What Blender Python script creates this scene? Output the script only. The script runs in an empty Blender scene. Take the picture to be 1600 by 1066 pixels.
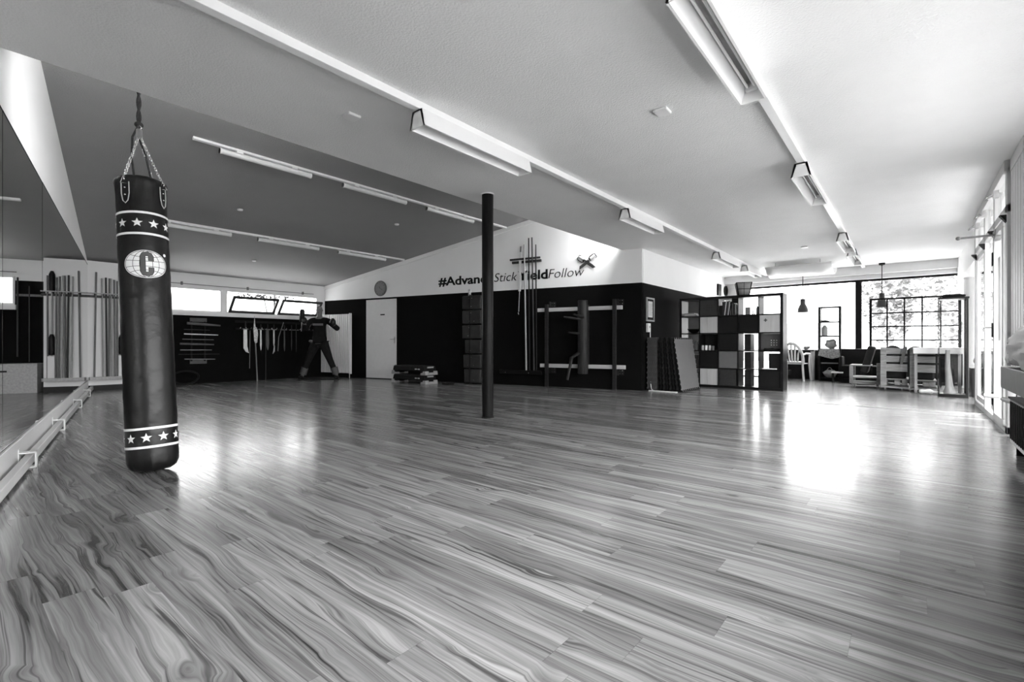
import bpy, math, random
from mathutils import Vector, Matrix
random.seed(7)
SC = bpy.context.scene
COL = SC.collection
R = math.radians

# ------------------------------------------------------------------ camera, sky, exposure
cam_d = bpy.data.cameras.new('camera'); cam = bpy.data.objects.new('camera', cam_d); COL.objects.link(cam)
cam.location = (0, 0, .89); cam.rotation_euler = (R(90), 0, R(39.692))
cam_d.sensor_width = 36; cam_d.lens = 747 / 1600 * 36; cam_d.shift_y = 4 / 1600
cam_d.clip_start = .02; cam_d.clip_end = 200
SC.camera = cam
SC.view_settings.view_transform = 'Standard'; SC.view_settings.look = 'None'
SC.view_settings.gamma = 1; SC.view_settings.use_curve_mapping = False
SC.view_settings.exposure = 1.7
SC.cycles.max_bounces = 10; SC.cycles.diffuse_bounces = 6; SC.cycles.transparent_max_bounces = 16
SC.cycles.sample_clamp_indirect = 6

world = bpy.data.worlds.new('overcast_sky'); SC.world = world; world.use_nodes = True
bg = world.node_tree.nodes['Background']; bg.inputs['Color'].default_value = (1, 1, 1, 1); 
# overcast sky: dim at the horizon, three times as bright overhead
wt = world.node_tree; wg = wt.nodes.new('ShaderNodeTexCoord'); wx = wt.nodes.new('ShaderNodeSeparateXYZ'); wm = wt.nodes.new('ShaderNodeMapRange')
wt.links.new(wg.outputs['Generated'], wx.inputs[0]); wt.links.new(wx.outputs[2], wm.inputs[0])
wm.inputs[1].default_value = 0; wm.inputs[2].default_value = 1; wm.inputs[3].default_value = 2.3; wm.inputs[4].default_value = 14.0
wt.links.new(wm.outputs[0], bg.inputs['Strength'])

def portal(name, loc, rot, sx, sy):
    l = bpy.data.lights.new(name, 'AREA'); l.shape = 'RECTANGLE'; l.size = sx; l.size_y = sy
    l.cycles.is_portal = True
    o = bpy.data.objects.new(name, l); COL.objects.link(o); o.location = loc; o.rotation_euler = rot
    return o
portal('daylight_far_glazing', (-1.0, 14.2, 1.2), (R(-90), 0, 0), 5.4, 2.4)
portal('daylight_glass_wall', (.95, 8.2, 1.3), (0, R(90), 0), 2.7, 3.0)
portal('daylight_side_windows', (.95, 2.4, 1.55), (0, R(90), 0), 1.5, 7)
portal('daylight_strip_windows', (-12.5, 4.6, 1.88), (0, R(-90), 0), .6, 4.3)
portal('daylight_clerestory', (-4.0, 8.15, 3.3), (0, R(90), 0), .95, 1.3)
portal('daylight_clerestory', (-4.0, 1.75, 3.3), (0, R(90), 0), .95, 1.4)

# ------------------------------------------------------------------ materials
def new_mat(name):
    m = bpy.data.materials.new(name); m.use_nodes = True
    return m, m.node_tree, m.node_tree.nodes['Principled BSDF']
def N(nt, t, **kw):
    n = nt.nodes.new(t)
    for k, v in kw.items():
        if hasattr(n, k): setattr(n, k, v)
        else: n.inputs[k].default_value = v
    return n
def mth(nt, op, a, b=None, c=None):
    n = nt.nodes.new('ShaderNodeMath'); n.operation = op
    for i, v in enumerate((a, b, c)):
        if v is None: continue
        if isinstance(v, (int, float)): n.inputs[i].default_value = v
        else: nt.links.new(v, n.inputs[i])
    return n.outputs[0]
MC = {}
def gm(name, g, rough=.5, metal=0, var=.12, scale=14, bump=0, bscale=60, spec=.5, stretch=None, coat=0):
    if name in MC: return MC[name]
    if g < .06: spec *= .35
    m, nt, b = new_mat(name)
    b.inputs['Roughness'].default_value = rough; b.inputs['Metallic'].default_value = metal
    b.inputs['Specular IOR Level'].default_value = spec; b.inputs['Coat Weight'].default_value = coat
    tc = N(nt, 'ShaderNodeTexCoord'); mp = N(nt, 'ShaderNodeMapping')
    nt.links.new(tc.outputs['Object'], mp.inputs[0])
    if stretch: mp.inputs['Scale'].default_value = stretch
    nz = N(nt, 'ShaderNodeTexNoise', Scale=scale, Detail=4.0); nt.links.new(mp.outputs[0], nz.inputs['Vector'])
    mr = N(nt, 'ShaderNodeMapRange'); nt.links.new(nz.outputs[0], mr.inputs[0])
    mr.inputs[1].default_value = .25; mr.inputs[2].default_value = .75
    mr.inputs[3].default_value = g * (1 - var); mr.inputs[4].default_value = min(1, g * (1 + var))
    cb = N(nt, 'ShaderNodeCombineColor')
    for i in range(3): nt.links.new(mr.outputs[0], cb.inputs[i])
    nt.links.new(cb.outputs[0], b.inputs['Base Color'])
    if bump:
        n2 = N(nt, 'ShaderNodeTexNoise', Scale=bscale, Detail=3.0); nt.links.new(mp.outputs[0], n2.inputs['Vector'])
        bp = N(nt, 'ShaderNodeBump', Strength=bump, Distance=.01); nt.links.new(n2.outputs[0], bp.inputs['Height'])
        nt.links.new(bp.outputs[0], b.inputs['Normal'])
    MC[name] = m
    return m
def glass_mat(name, tint=.96, gloss=.08):
    if name in MC: return MC[name]
    m, nt, b = new_mat(name); nt.nodes.remove(b)
    out = nt.nodes['Material Output']
    tr = N(nt, 'ShaderNodeBsdfTransparent', Color=(tint, tint, tint, 1)); gl = N(nt, 'ShaderNodeBsdfGlossy', Roughness=.01)
    fr = N(nt, 'ShaderNodeLayerWeight'); mx = N(nt, 'ShaderNodeMixShader')
    nt.links.new(mth(nt, 'MULTIPLY_ADD', mth(nt, 'POWER', fr.outputs['Facing'], 5.0), .6, .03), mx.inputs[0]); nt.links.new(tr.outputs[0], mx.inputs[1]); nt.links.new(gl.outputs[0], mx.inputs[2])
    nt.links.new(mx.outputs[0], out.inputs[0]); MC[name] = m
    return m
def floor_mat():
    m, nt, b = new_mat('laminate_floor')
    L = nt.links.new
    geo = N(nt, 'ShaderNodeNewGeometry'); sp = N(nt, 'ShaderNodeSeparateXYZ'); L(geo.outputs['Position'], sp.inputs[0])
    x, y = sp.outputs[0], sp.outputs[1]
    PW, PL = .142, 1.21
    yy = mth(nt, 'DIVIDE', mth(nt, 'ADD', y, .052), PW); row = mth(nt, 'FLOOR', yy); fy = mth(nt, 'FRACT', yy)
    wr = N(nt, 'ShaderNodeTexWhiteNoise', noise_dimensions='1D'); L(row, wr.inputs['W'])
    xx = mth(nt, 'ADD', mth(nt, 'DIVIDE', x, PL), wr.outputs[0]); col = mth(nt, 'FLOOR', xx); fx = mth(nt, 'FRACT', xx)
    idv = N(nt, 'ShaderNodeCombineXYZ'); L(row, idv.inputs[0]); L(col, idv.inputs[1])
    wn = N(nt, 'ShaderNodeTexWhiteNoise', noise_dimensions='2D'); L(idv.outputs[0], wn.inputs['Vector'])
    ws = N(nt, 'ShaderNodeSeparateColor'); L(wn.outputs['Color'], ws.inputs[0])
    # grain space: shifted per plank
    gx = mth(nt, 'ADD', x, mth(nt, 'MULTIPLY', ws.outputs[0], 37.0)); gy = mth(nt, 'ADD', y, mth(nt, 'MULTIPLY', ws.outputs[1], 23.0))
    gv = N(nt, 'ShaderNodeCombineXYZ'); L(gx, gv.inputs[0]); L(gy, gv.inputs[1])
    def noise(sx, sy, det, dist=0, rough=.55):
        mp = N(nt, 'ShaderNodeMapping'); mp.inputs['Scale'].default_value = (sx, sy, 1); L(gv.outputs[0], mp.inputs[0])
        n = N(nt, 'ShaderNodeTexNoise', Scale=1.0, Detail=det, Roughness=rough, Distortion=dist); L(mp.outputs[0], n.inputs['Vector']); return n.outputs[0]
    # meandering grain lines: the cross coordinate wobbles slowly along the plank
    def mrange(v, a, bb, c, d):
        n = N(nt, 'ShaderNodeMapRange'); L(v, n.inputs[0])
        for i, q in enumerate((a, bb, c, d)): n.inputs[i + 1].default_value = q
        return n.outputs[0]
    wob = noise(1.3, 5.5, 2.0, .3, .5)
    kn = noise(3.2, 7.5, 1.0, .2, .4)
    knot = mrange(kn, .62, .80, 0, 1)
    wy = mth(nt, 'ADD', mth(nt, 'ADD', gy, mth(nt, 'MULTIPLY', mth(nt, 'SUBTRACT', wob, .5), .085)), mth(nt, 'MULTIPLY', knot, .03))
    wv = N(nt, 'ShaderNodeCombineXYZ'); L(gx, wv.inputs[0]); L(wy, wv.inputs[1])
    def gn(sx, sy, det, rough=.55, dist=0):
        mp = N(nt, 'ShaderNodeMapping'); mp.inputs['Scale'].default_value = (sx, sy, 1); L(wv.outputs[0], mp.inputs[0])
        n = N(nt, 'ShaderNodeTexNoise', Scale=1.0, Detail=det, Roughness=rough, Distortion=dist); L(mp.outputs[0], n.inputs['Vector']); return n.outputs[0]
    big = gn(.7, 14, 1.0)
    mid = gn(.9, 42, 3.0, .6, .2)
    fine = gn(3.5, 190, 3.0, .6)
    dark = gn(.8, 26, 4.0, .62, .3)
    v = mrange(big, .3, .7, .72, 1.2)
    v = mth(nt, 'MULTIPLY', v, mrange(mid, .35, .66, 1.25, .66))
    v = mth(nt, 'MULTIPLY', v, mrange(fine, .3, .7, .84, 1.14))
    v = mth(nt, 'MULTIPLY', v, mrange(dark, .55, .65, 1.0, .3))
    v = mth(nt, 'MULTIPLY', v, mrange(gn(.55, 95, 2.0, .5), .58, .66, 1.0, .5))
    v = mth(nt, 'MULTIPLY', v, mrange(knot, .0, 1.0, 1.0, .6))
    v = mth(nt, 'MULTIPLY', v, mrange(mth(nt, 'MULTIPLY', knot, noise(14, 26, 4.0, .8)), .38, .55, 1.0, .5))
    v = mth(nt, 'MULTIPLY', v, mrange(ws.outputs[2], 0, 1, .74, 1.22))
    ey = mth(nt, 'MINIMUM', fy, mth(nt, 'SUBTRACT', 1.0, fy)); ex = mth(nt, 'MINIMUM', fx, mth(nt, 'SUBTRACT', 1.0, fx))
    seam = mth(nt, 'MULTIPLY', mrange(ey, .002, .008, .86, 1.0), mrange(ex, .0004, .0012, .75, 1.0))
    v = mth(nt, 'MULTIPLY', v, seam); v = mth(nt, 'MULTIPLY', v, FLOOR_G); v = mth(nt, 'MINIMUM', v, .85)
    cb = N(nt, 'ShaderNodeCombineColor')
    for i in range(3): L(v, cb.inputs[i])
    L(cb.outputs[0], b.inputs['Base Color'])
    L(mrange(noise(3, 60, 3.0), .3, .7, .16, .25), b.inputs['Roughness'])
    b.inputs['Specular IOR Level'].default_value = .4
    bp = N(nt, 'ShaderNodeBump', Strength=.05, Distance=.004); L(mid, bp.inputs['Height']); L(bp.outputs[0], b.inputs['Normal'])
    return m
FLOOR_G = .22
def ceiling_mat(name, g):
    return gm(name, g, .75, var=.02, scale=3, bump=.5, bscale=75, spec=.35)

M_white = gm('white_wall_plaster', .86, .8, var=.02, scale=2, bump=.08, bscale=90, spec=.2)
M_black = gm('black_wall_paint', .0065, .8, var=.12, scale=3, spec=.12)
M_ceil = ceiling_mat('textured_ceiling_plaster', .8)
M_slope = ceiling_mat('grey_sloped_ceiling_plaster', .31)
M_floor = floor_mat()
M_trimw = gm('white_gloss_paint', .8, .4, var=.03, scale=5)
M_lampw = gm('white_lamp_enamel', .85, .35, var=.02, scale=5)
M_tube = gm('unlit_frosted_tube', .8, .3, var=.02)
M_leather = gm('black_leather', .006, .36, var=.3, scale=9, bump=.35, bscale=16, spec=1.1)
M_print = gm('white_vinyl_print', .9, .5, var=.02)
M_steel = gm('brushed_steel', .5, .3, 1, var=.1, scale=30)
M_chrome = gm('chrome', .75, .12, 1, var=.03)
M_rope = gm('dark_braided_rope', .05, .8, var=.4, scale=60, bump=.5, bscale=120)
M_blk = gm('black_lacquer', .008, .35, var=.2)
M_blkm = gm('black_matt', .012, .8, var=.2)
M_dark = gm('dark_stained_wood', .02, .45, var=.35, scale=6, stretch=(1, 1, 8))
M_post = gm('dark_varnished_post', .008, .35, var=.4, scale=8, stretch=(6, 6, .6), bump=.1, bscale=20, spec=.3)
M_wood = gm('light_wood', .45, .5, var=.2, scale=5, stretch=(1, 6, 6))
M_woodv = gm('light_wood_upright', .38, .5, var=.22, scale=5, stretch=(8, 8, .6))
M_woodm = gm('mid_wood_pole', .16, .5, var=.25, scale=6, stretch=(8, 8, .6))
M_woodd = gm('dark_wood_pole', .05, .5, var=.25, scale=6, stretch=(8, 8, .6))
M_pallet = gm('rough_pallet_wood', .27, .75, var=.35, scale=5, stretch=(1.2, 6, 9), bump=.2, bscale=30)
M_grey = gm('mid_grey_plastic', .2, .5, var=.06)
M_lgrey = gm('light_grey_plastic', .42, .5, var=.06)
M_dgrey = gm('dark_grey_fabric', .035, .8, var=.2, scale=30)
M_whp = gm('white_plastic', .78, .4, var=.03)
M_alu = gm('grey_white_window_frame', .5, .5, var=.04)
M_glass = glass_mat('clear_window_glass')
M_case = glass_mat('showcase_glass', .9)

# ------------------------------------------------------------------ mesh builder
class MB:
    def __init__(s): s.v = []; s.f = []; s.m = []
    def add(s, vs, fs, mi=0, mx=None):
        k = len(s.v)
        s.v += [tuple(mx @ Vector(p)) if mx else tuple(p) for p in vs]
        s.f += [tuple(i + k for i in f) for f in fs]; s.m += [mi] * len(fs); return s
    def box(s, x0, x1, y0, y1, z0, z1, mi=0, mx=None):
        vs = [(x, y, z) for z in (z0, z1) for x, y in ((x0, y0), (x1, y0), (x1, y1), (x0, y1))]
        return s.add(vs, [(0, 3, 2, 1), (4, 5, 6, 7), (0, 1, 5, 4), (1, 2, 6, 5), (2, 3, 7, 6), (3, 0, 4, 7)], mi, mx)
    def bar(s, p, q, w, h, mi=0, up=(0, 0, 1)):
        p = Vector(p); q = Vector(q); d = (q - p); L = d.length; d.normalize(); u = Vector(up)
        if abs(d.dot(u)) > .98: u = Vector((0, 1, 0))
        x = d.cross(u).normalized(); y = x.cross(d)
        mx = Matrix((x, y, d)).transposed().to_4x4(); mx.translation = p
        return s.box(-w / 2, w / 2, -h / 2, h / 2, 0, L, mi, mx)
    def tube(s, pts, r, n=10, mi=0, cap=True):
        pts = [Vector(p) for p in pts]; rs = r if isinstance(r, (list, tuple)) else [r] * len(pts)
        k = len(s.v); ref = None
        for i, p in enumerate(pts):
            d = (pts[min(i + 1, len(pts) - 1)] - pts[max(i - 1, 0)]).normalized()
            if ref is None:
                ref = Vector((0, 0, 1)) if abs(d.z) < .9 else Vector((1, 0, 0))
            x = d.cross(ref).normalized(); y = x.cross(d).normalized(); ref = y if abs(d.dot(y)) < .9 else ref
            for j in range(n):
                a = 2 * math.pi * j / n
                s.v.append(tuple(p + x * math.cos(a) * rs[i] + y * math.sin(a) * rs[i]))
        for i in range(len(pts) - 1):
            for j in range(n):
                a = k + i * n + j; b_ = k + i * n + (j + 1) % n
                s.f.append((a, a + n, b_ + n, b_)); s.m.append(mi)
        if cap:
            s.f.append(tuple(k + j for j in range(n))); s.m.append(mi)
            s.f.append(tuple(k + (len(pts) - 1) * n + n - 1 - j for j in range(n))); s.m.append(mi)
        return s
    def lathe(s, prof, n=32, c=(0, 0, 0), mi=0, mx=None, fn=None, a0=0, a1=2 * math.pi):
        full = abs(a1 - a0 - 2 * math.pi) < 1e-6; cols = n if full else n + 1; k = len(s.v); vs = []
        for r, z in prof:
            for j in range(cols):
                a = a0 + (a1 - a0) * j / n; rr = fn(a, z, r) if fn else r
                vs.append((c[0] + rr * math.cos(a), c[1] + rr * math.sin(a), c[2] + z))
        fs = []
        for i in range(len(prof) - 1):
            for j in range(n):
                a = i * cols + j; b_ = i * cols + (j + 1) % cols
                fs.append((a, b_, b_ + cols, a + cols))
        if full:
            if prof[0][0] > 1e-5: fs.append(tuple(range(n - 1, -1, -1)))
            if prof[-1][0] > 1e-5: fs.append(tuple((len(prof) - 1) * cols + j for j in range(n)))
        return s.add(vs, fs, mi, mx)
    def prism(s, poly, y0, y1, mi=0, mx=None, axis='y'):
        n = len(poly)
        if axis == 'y': vs = [(a, y0, b) for a, b in poly] + [(a, y1, b) for a, b in poly]
        elif axis == 'x': vs = [(y0, a, b) for a, b in poly] + [(y1, a, b) for a, b in poly]
        else: vs = [(a, b, y0) for a, b in poly] + [(a, b, y1) for a, b in poly]
        fs = [tuple(range(n)), tuple(range(2 * n - 1, n - 1, -1))] + [(i, i + n, (i + 1) % n + n, (i + 1) % n) for i in range(n)]
        return s.add(vs, fs, mi, mx)
    def ball(s, c, r, sx=1, sy=1, sz=1, n=16, m=10, mi=0, fn=None):
        prof = [(max(1e-6, math.sin(math.pi * i / m)), -math.cos(math.pi * i / m)) for i in range(m + 1)]
        vs = []
        for pr, pz in prof:
            for j in range(n):
                a = 2 * math.pi * j / n; q = Vector((pr * math.cos(a), pr * math.sin(a), pz)); k = fn(q) if fn else 1
                vs.append((c[0] + q.x * r * sx * k, c[1] + q.y * r * sy * k, c[2] + q.z * r * sz * k))
        fs = [(i * n + j, i * n + (j + 1) % n, (i + 1) * n + (j + 1) % n, (i + 1) * n + j) for i in range(m) for j in range(n)]
        return s.add(vs, fs, mi)
    def grid(s, fn, nu, nv, mi=0):
        vs = [fn(i / nu, j / nv) for i in range(nu + 1) for j in range(nv + 1)]
        fs = [(i * (nv + 1) + j, (i + 1) * (nv + 1) + j, (i + 1) * (nv + 1) + j + 1, i * (nv + 1) + j + 1) for i in range(nu) for j in range(nv)]
        return s.add(vs, fs, mi)
    def build(s, name, mats, parent=None, bevel=0, sub=0, solid=0, smooth=True, angle=35):
        import bmesh
        me = bpy.data.meshes.new(name); me.from_pydata(s.v, [], s.f)
        bm = bmesh.new(); bm.from_mesh(me); bmesh.ops.recalc_face_normals(bm, faces=bm.faces) if not solid else None; bm.to_mesh(me); bm.free()
        if not isinstance(mats, (list, tuple)): mats = [mats]
        for m in mats: me.materials.append(m)
        for p, mi in zip(me.polygons, s.m): p.material_index = mi
        if smooth:
            me.shade_smooth(); me.set_sharp_from_angle(angle=R(angle))
        o = bpy.data.objects.new(name, me); COL.objects.link(o)
        if parent: o.parent = parent
        if solid:
            q = o.modifiers.new('thickness', 'SOLIDIFY'); q.thickness = solid; q.offset = 0
        if bevel:
            q = o.modifiers.new('bevel', 'BEVEL'); q.width = bevel; q.segments = 2; q.limit_method = 'ANGLE'; q.angle_limit = R(40)
        if sub:
            q = o.modifiers.new('subdivision', 'SUBSURF'); q.levels = sub; q.render_levels = sub
        return o

def tag(o, label, cat, group=None):
    o['label'] = label; o['category'] = cat
    if group: o['group'] = group
    return o
def thing(name, label, cat, loc=(0, 0, 0), rz=0, group=None):
    o = bpy.data.objects.new(name, None); COL.objects.link(o); o.location = loc; o.rotation_euler = (0, 0, rz)
    return tag(o, label, cat, group)
def struct(o): o['kind'] = 'structure'; return o
def copy_tree(o, loc=None, label=None, group=None, parent=None, rz=None):
    c = o.copy(); COL.objects.link(c)
    if parent: c.parent = parent
    if loc is not None: c.location = loc
    if rz is not None: c.rotation_euler = (0, 0, rz)
    if label: c['label'] = label
    if group: c['group'] = group
    for ch in list(o.children): copy_tree(ch, parent=c)
    return c
ORD = ['first', 'second', 'third', 'fourth', 'fifth', 'sixth', 'seventh', 'eighth', 'ninth', 'tenth', 'eleventh', 'twelfth']

# frames of the two oblique walls
AC = Vector((-3.88, 8.519)); AU = Vector((.978, .209)); AN = Vector((.209, -.978)); AR = R(12.055)
def AW(t, z=0, off=0): p = AC - AU * t + AN * off; return Vector((p.x, p.y, z))
MCn = Vector((-4.271, .220)); MU = Vector((-.979, .204)); MN = Vector((.204, .979)); MR = R(-11.755)
def MW(t, z=0, off=0): p = MCn + MU * t + MN * off; return Vector((p.x, p.y, z))
def obox(mb, F, t0, t1, o0, o1, z0, z1, mi=0):
    vs = [F(t, z, o) for z in (z0, z1) for t, o in ((t0, o0), (t1, o0), (t1, o1), (t0, o1))]
    mb.add(vs, [(0, 3, 2, 1), (4, 5, 6, 7), (0, 1, 5, 4), (1, 2, 6, 5), (2, 3, 7, 6), (3, 0, 4, 7)], mi)

CZ = 2.69
def slope_z(x): return 2.44 + .178 * (x + 12.2)

# ------------------------------------------------------------------ setting
struct(MB().box(-13, 1.9, -4.4, 14.5, -.12, 0).build('floor', M_floor, smooth=False))
struct(MB().box(-4.25, 1.9, -4.4, 14.5, CZ, CZ + .14).build('ceiling', M_ceil, smooth=False))
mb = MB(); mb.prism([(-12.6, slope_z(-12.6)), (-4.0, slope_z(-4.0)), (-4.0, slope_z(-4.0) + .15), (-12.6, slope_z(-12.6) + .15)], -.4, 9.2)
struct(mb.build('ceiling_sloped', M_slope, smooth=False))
# fascia with clerestory glazing on the high side of the sloped bay
mb = MB(); mb.box(-4.25, -4.1, 2.4, 7.5, CZ + .14, 3.86); mb.box(-4.25, -4.1, -.4, 1.1, CZ + .14, 3.86)
for y0, y1 in ((1.1, 2.4), (7.5, 9.0)): mb.box(-4.25, -4.1, y0, y1, CZ + .14, 2.87); mb.box(-4.25, -4.1, y0, y1, 3.78, 3.86)
mb.box(-4.25, -4.1, 8.8, 9.0, 2.87, 3.78)
struct(mb.build('wall_clerestory', M_white, smooth=False))
struct(MB().box(-4.19, -4.17, 1.1, 2.4, 2.87, 3.78).box(-4.19, -4.17, 7.5, 8.8, 2.87, 3.78).build('window_7', M_glass, smooth=False))
# mirror wall
mb = MB(); obox(mb, MW, -1.0, 8.4, -.2, 0, 0, 4.0)
struct(mb.build('wall_left', M_white, smooth=False))
# accent wall (two-tone)
mb = MB(); obox(mb, AW, 0, 8.6, -.25, 0, 0, 2.045, 1); obox(mb, AW, 0, 8.6, -.25, 0, 2.045, 3.95, 0)
struct(mb.build('wall_back', [M_white, M_black], smooth=False))
# its side going back to the far glazing
mb = MB(); mb.box(-4.13, -3.88, 8.572, 14.5, 0, 2.045, 1); mb.box(-4.13, -3.88, 8.572, 14.5, 2.045, 2.75, 0)
struct(mb.build('wall_partition', [M_white, M_black], smooth=False))
mb = MB(); mb.box(-3.885, -3.865, 8.53, 14.0, 2.035, 2.055)
# strip-window wall
mb = MB(); X0, X1 = -12.5, -12.2
mb.box(X0, X1, 1.5, 7.2, 0, 1.51, 1); mb.box(X0, X1, 1.5, 7.2, 2.13, 2.7, 0); mb.box(X0, X1, 1.5, 2.93, 1.51, 2.05, 1); mb.box(X0, X1, 1.5, 2.93, 2.05, 2.13, 0)
mb.box(X0, X1, 4.21, 4.30, 1.51, 2.13, 0); mb.box(X0, X1, 6.53, 7.2, 1.51, 2.13, 0); mb.box(X0, X1, 2.93, 6.53, 1.51, 1.60, 0)
struct(mb.build('wall_far_left', [M_white, M_black], smooth=False))
struct(MB().box(-12.2, -12.13, 2.9, 6.62, 1.51, 1.60).build('trim_1', M_trimw, bevel=.004))
# coving under the sloped ceiling
mb = MB()
a = AW(.05, 0, .015); b_ = AW(8.55, 0, .015)
for o, w_, h_ in ((.012, .024, .085),):
    p = AW(.3, slope_z(AW(.3).x) - .05, .014); q = AW(8.5, slope_z(AW(8.5).x) - .05, .014); mb.bar(p, q, .026, .09)
struct(mb.build('trim_2', M_white, smooth=False))
# far wall: beam, glazing, mullions
mb = MB(); mb.box(-3.9, 1.9, 13.9, 14.35, 2.4, CZ); mb.box(-3.88, -3.55, 13.95, 14.3, 0, 2.4)
mb.box(-4.1, 1.9, 13.75, 13.9, 2.5, CZ)
struct(mb.build('wall_front', M_trimw, smooth=False))
struct(MB().box(-2.45, 1.75, 13.94, 14.3, 0, .70).build('wall_parapet', M_blkm, smooth=False))
mb = MB(); mb.box(-3.6, 1.7, 14.0, 14.06, 2.355, 2.4); mb.box(-.98, -.86, 13.96, 14.12, .70, 2.36)
mb.box(-3.6, 1.7, 14.0, 14.08, .70, .73); mb.box(-3.6, -2.4, 14.0, 14.08, 0, .03)
wf = struct(mb.build('window_1', M_blkm, smooth=False)); wf['label'] = 'far floor-to-ceiling glazing with dark post'
o = MB().box(-3.55, 1.7, 14.03, 14.04, .73, 2.36).box(-3.55, -2.45, 14.03, 14.04, .03, .70).build('window_pane', M_glass, wf, smooth=False)
# beam above the glass wall, column under its end
struct(MB().box(.8, 1.05, 9.7, 13.9, 2.21, CZ).build('wall_beam', M_trimw, smooth=False))
struct(MB().lathe([(.095, 0), (.095, 2.21)], 24, (.93, 13.2, 0)).build('wall_column', M_trimw))
struct(MB().box(1.75, 1.9, 9.7, 14.3, 0, CZ).build('wall_recess', M_white, smooth=False))
# right wall beside and behind the camera, with windows over the sill bench
mb = MB(); mb.box(.8, 1.05, -4.2, 6.62, 0, .8); mb.box(.8, 1.05, -4.2, 6.0, 2.35, CZ)
mb.box(.8, 1.05, -4.2, -1.0, .8, 2.35)
for y in (1.2, 3.4, 5.8): mb.box(.8, 1.05, y, y + .15, .8, 2.35)
struct(mb.build('wall_right', M_white, smooth=False))
struct(MB().box(.92, .93, -1.0, 5.8, .8, 2.35).build('window_5', M_glass, smooth=False))
mb = MB(); mb.box(.77, .85, 6.0, 6.70, .55, 2.57)
for k in range(5): mb.box(.762, .77, 6.01 + k * .135, 6.125 + k * .135, .6, 2.56)
mb.box(.76, .8, 6.0, 6.7, 2.57, CZ)
struct(mb.build('wall_panel', gm('pale_grey_boards', .55, .5, var=.04), bevel=.003))
mb = MB(); mb.box(-4.6, .9, -4.4, -4.15, 0, CZ)
struct(mb.build('wall_rear', M_white, smooth=False))
mb = MB(); mb.box(-4.65, -4.45, -4.4, -.2, 0, 4.0); mb.box(-4.65, -4.2, -.5, -.2, 2.5, 4.0)
mb.box(-4.3, 1.1, -4.3, -4.2, 2.5, 2.69)
struct(mb.build('wall_rear_side', M_white, smooth=False))
# threshold strip across the floor
struct(MB().box(-3.2, .76, 8.385, 8.42, 0, .006).build('trim_3', M_steel, bevel=.002))

# strip window 1 (fixed) and 2 (two tilted sashes)
def frame_yz(mb, x0, x1, y0, y1, z0, z1, w):
    mb.box(x0, x1, y0, y1, z0, z0 + w); mb.box(x0, x1, y0, y1, z1 - w, z1)
    mb.box(x0, x1, y0, y0 + w, z0 + w, z1 - w); mb.box(x0, x1, y1 - w, y1, z0 + w, z1 - w)
mb = MB(); frame_yz(mb, -12.24, -12.18, 2.93, 4.21, 1.60, 2.13, .035)
w1 = struct(mb.build('window_2', M_trimw, bevel=.004))
MB().box(-12.22, -12.215, 2.96, 4.18, 1.63, 2.10).build('window_pane', M_glass, w1, smooth=False)
mb = MB(); frame_yz(mb, -12.26, -12.2, 4.30, 6.53, 1.60, 2.13, .03); mb.box(-12.26, -12.2, 5.38, 5.43, 1.63, 2.10)
w2 = struct(mb.build('window_3', M_trimw, bevel=.004))
for y0, y1 in ((4.34, 5.38), (5.46, 6.50)):
    mb = MB(); L_ = .47; ang = math.atan2(.31, .35)
    mx = Matrix.Translation((-12.18, 0, 1.62)) @ Matrix.Rotation(ang, 4, 'Y')
    b2 = MB(); frame_yz(b2, -.02, .02, y0, y1, 0, L_, .055)
    mb.add(b2.v, b2.f, 0, mx)
    s_ = mb.build('window_sash', gm('grey_sash_paint', .05, .5), w2, bevel=.003)
    g_ = MB(); g_.box(-.003, .003, y0 + .04, y1 - .04, .04, L_ - .04, 0, mx); g_.build('pane', M_glass, s_, smooth=False)
    st = MB(); st.tube([(-12.2, y1 - .02, 2.0), (-11.9, y1 - .02, 1.95)], .006); st.build('stay_arm', M_steel, s_)
# opening rail over the strip windows
mb = MB(); mb.tube([(-12.16, 2.9, 2.2), (-12.16, 6.4, 2.2)], .008)
for y in (3.4, 4.75, 6.1): mb.box(-12.2, -12.14, y, y + .03, 2.17, 2.24)
o = tag(mb.build('window_opener_rod', M_grey), 'thin grey opener rod above the strip windows', 'window rod')

# right glass wall
def vbar(mb, y0, y1, z0, z1, x0=.74, x1=.80): mb.box(x0, x1, y0, y1, z0, z1)
mb = MB()
vbar(mb, 9.60, 9.70, 0, 2.62); vbar(mb, 8.50, 8.58, 0, 2.62); vbar(mb, 7.60, 7.68, 0, 2.62); vbar(mb, 6.70, 6.82, 0, 2.62)
vbar(mb, 6.7, 9.7, 2.18, 2.26); vbar(mb, 6.7, 9.7, 2.58, CZ, .72, .85); vbar(mb, 6.7, 9.7, 0, .07)
w3 = struct(mb.build('window_4', M_alu, bevel=.004)); w3['label'] = 'white framed glass wall with transom lights'
MB().box(.765, .77, 6.82, 9.6, .07, 2.58).build('window_pane', M_glass, w3, smooth=False)
mb = MB(); frame_yz(mb, .75, .79, 8.62, 9.56, .09, 2.14, .07); mb.build('window_sash', M_alu, w3, bevel=.004)
d = MB(); frame_yz(d, .725, .785, 6.86, 7.58, .05, 2.14, .075)
door = struct(d.build('door_2', M_alu, bevel=.005))
for z in (.2, 1.76): MB().box(.715, .745, 7.54, 7.60, z, z + .15).build('hinge', M_blk, door, bevel=.004)
h = MB(); h.box(.71, .73, 7.52, 7.57, .96, 1.12); hp = h.build('lock_plate', M_blk, door, bevel=.004)
MB().tube([(.72, 7.54, 1.07), (.66, 7.54, 1.07), (.655, 7.42, 1.07)], .01).build('door_handle', M_steel, door)
MB().tube([(.74, 7.2, .33), (.62, 7.2, .33)], .022, 14).build('door_stop', M_lgrey, door)
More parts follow.
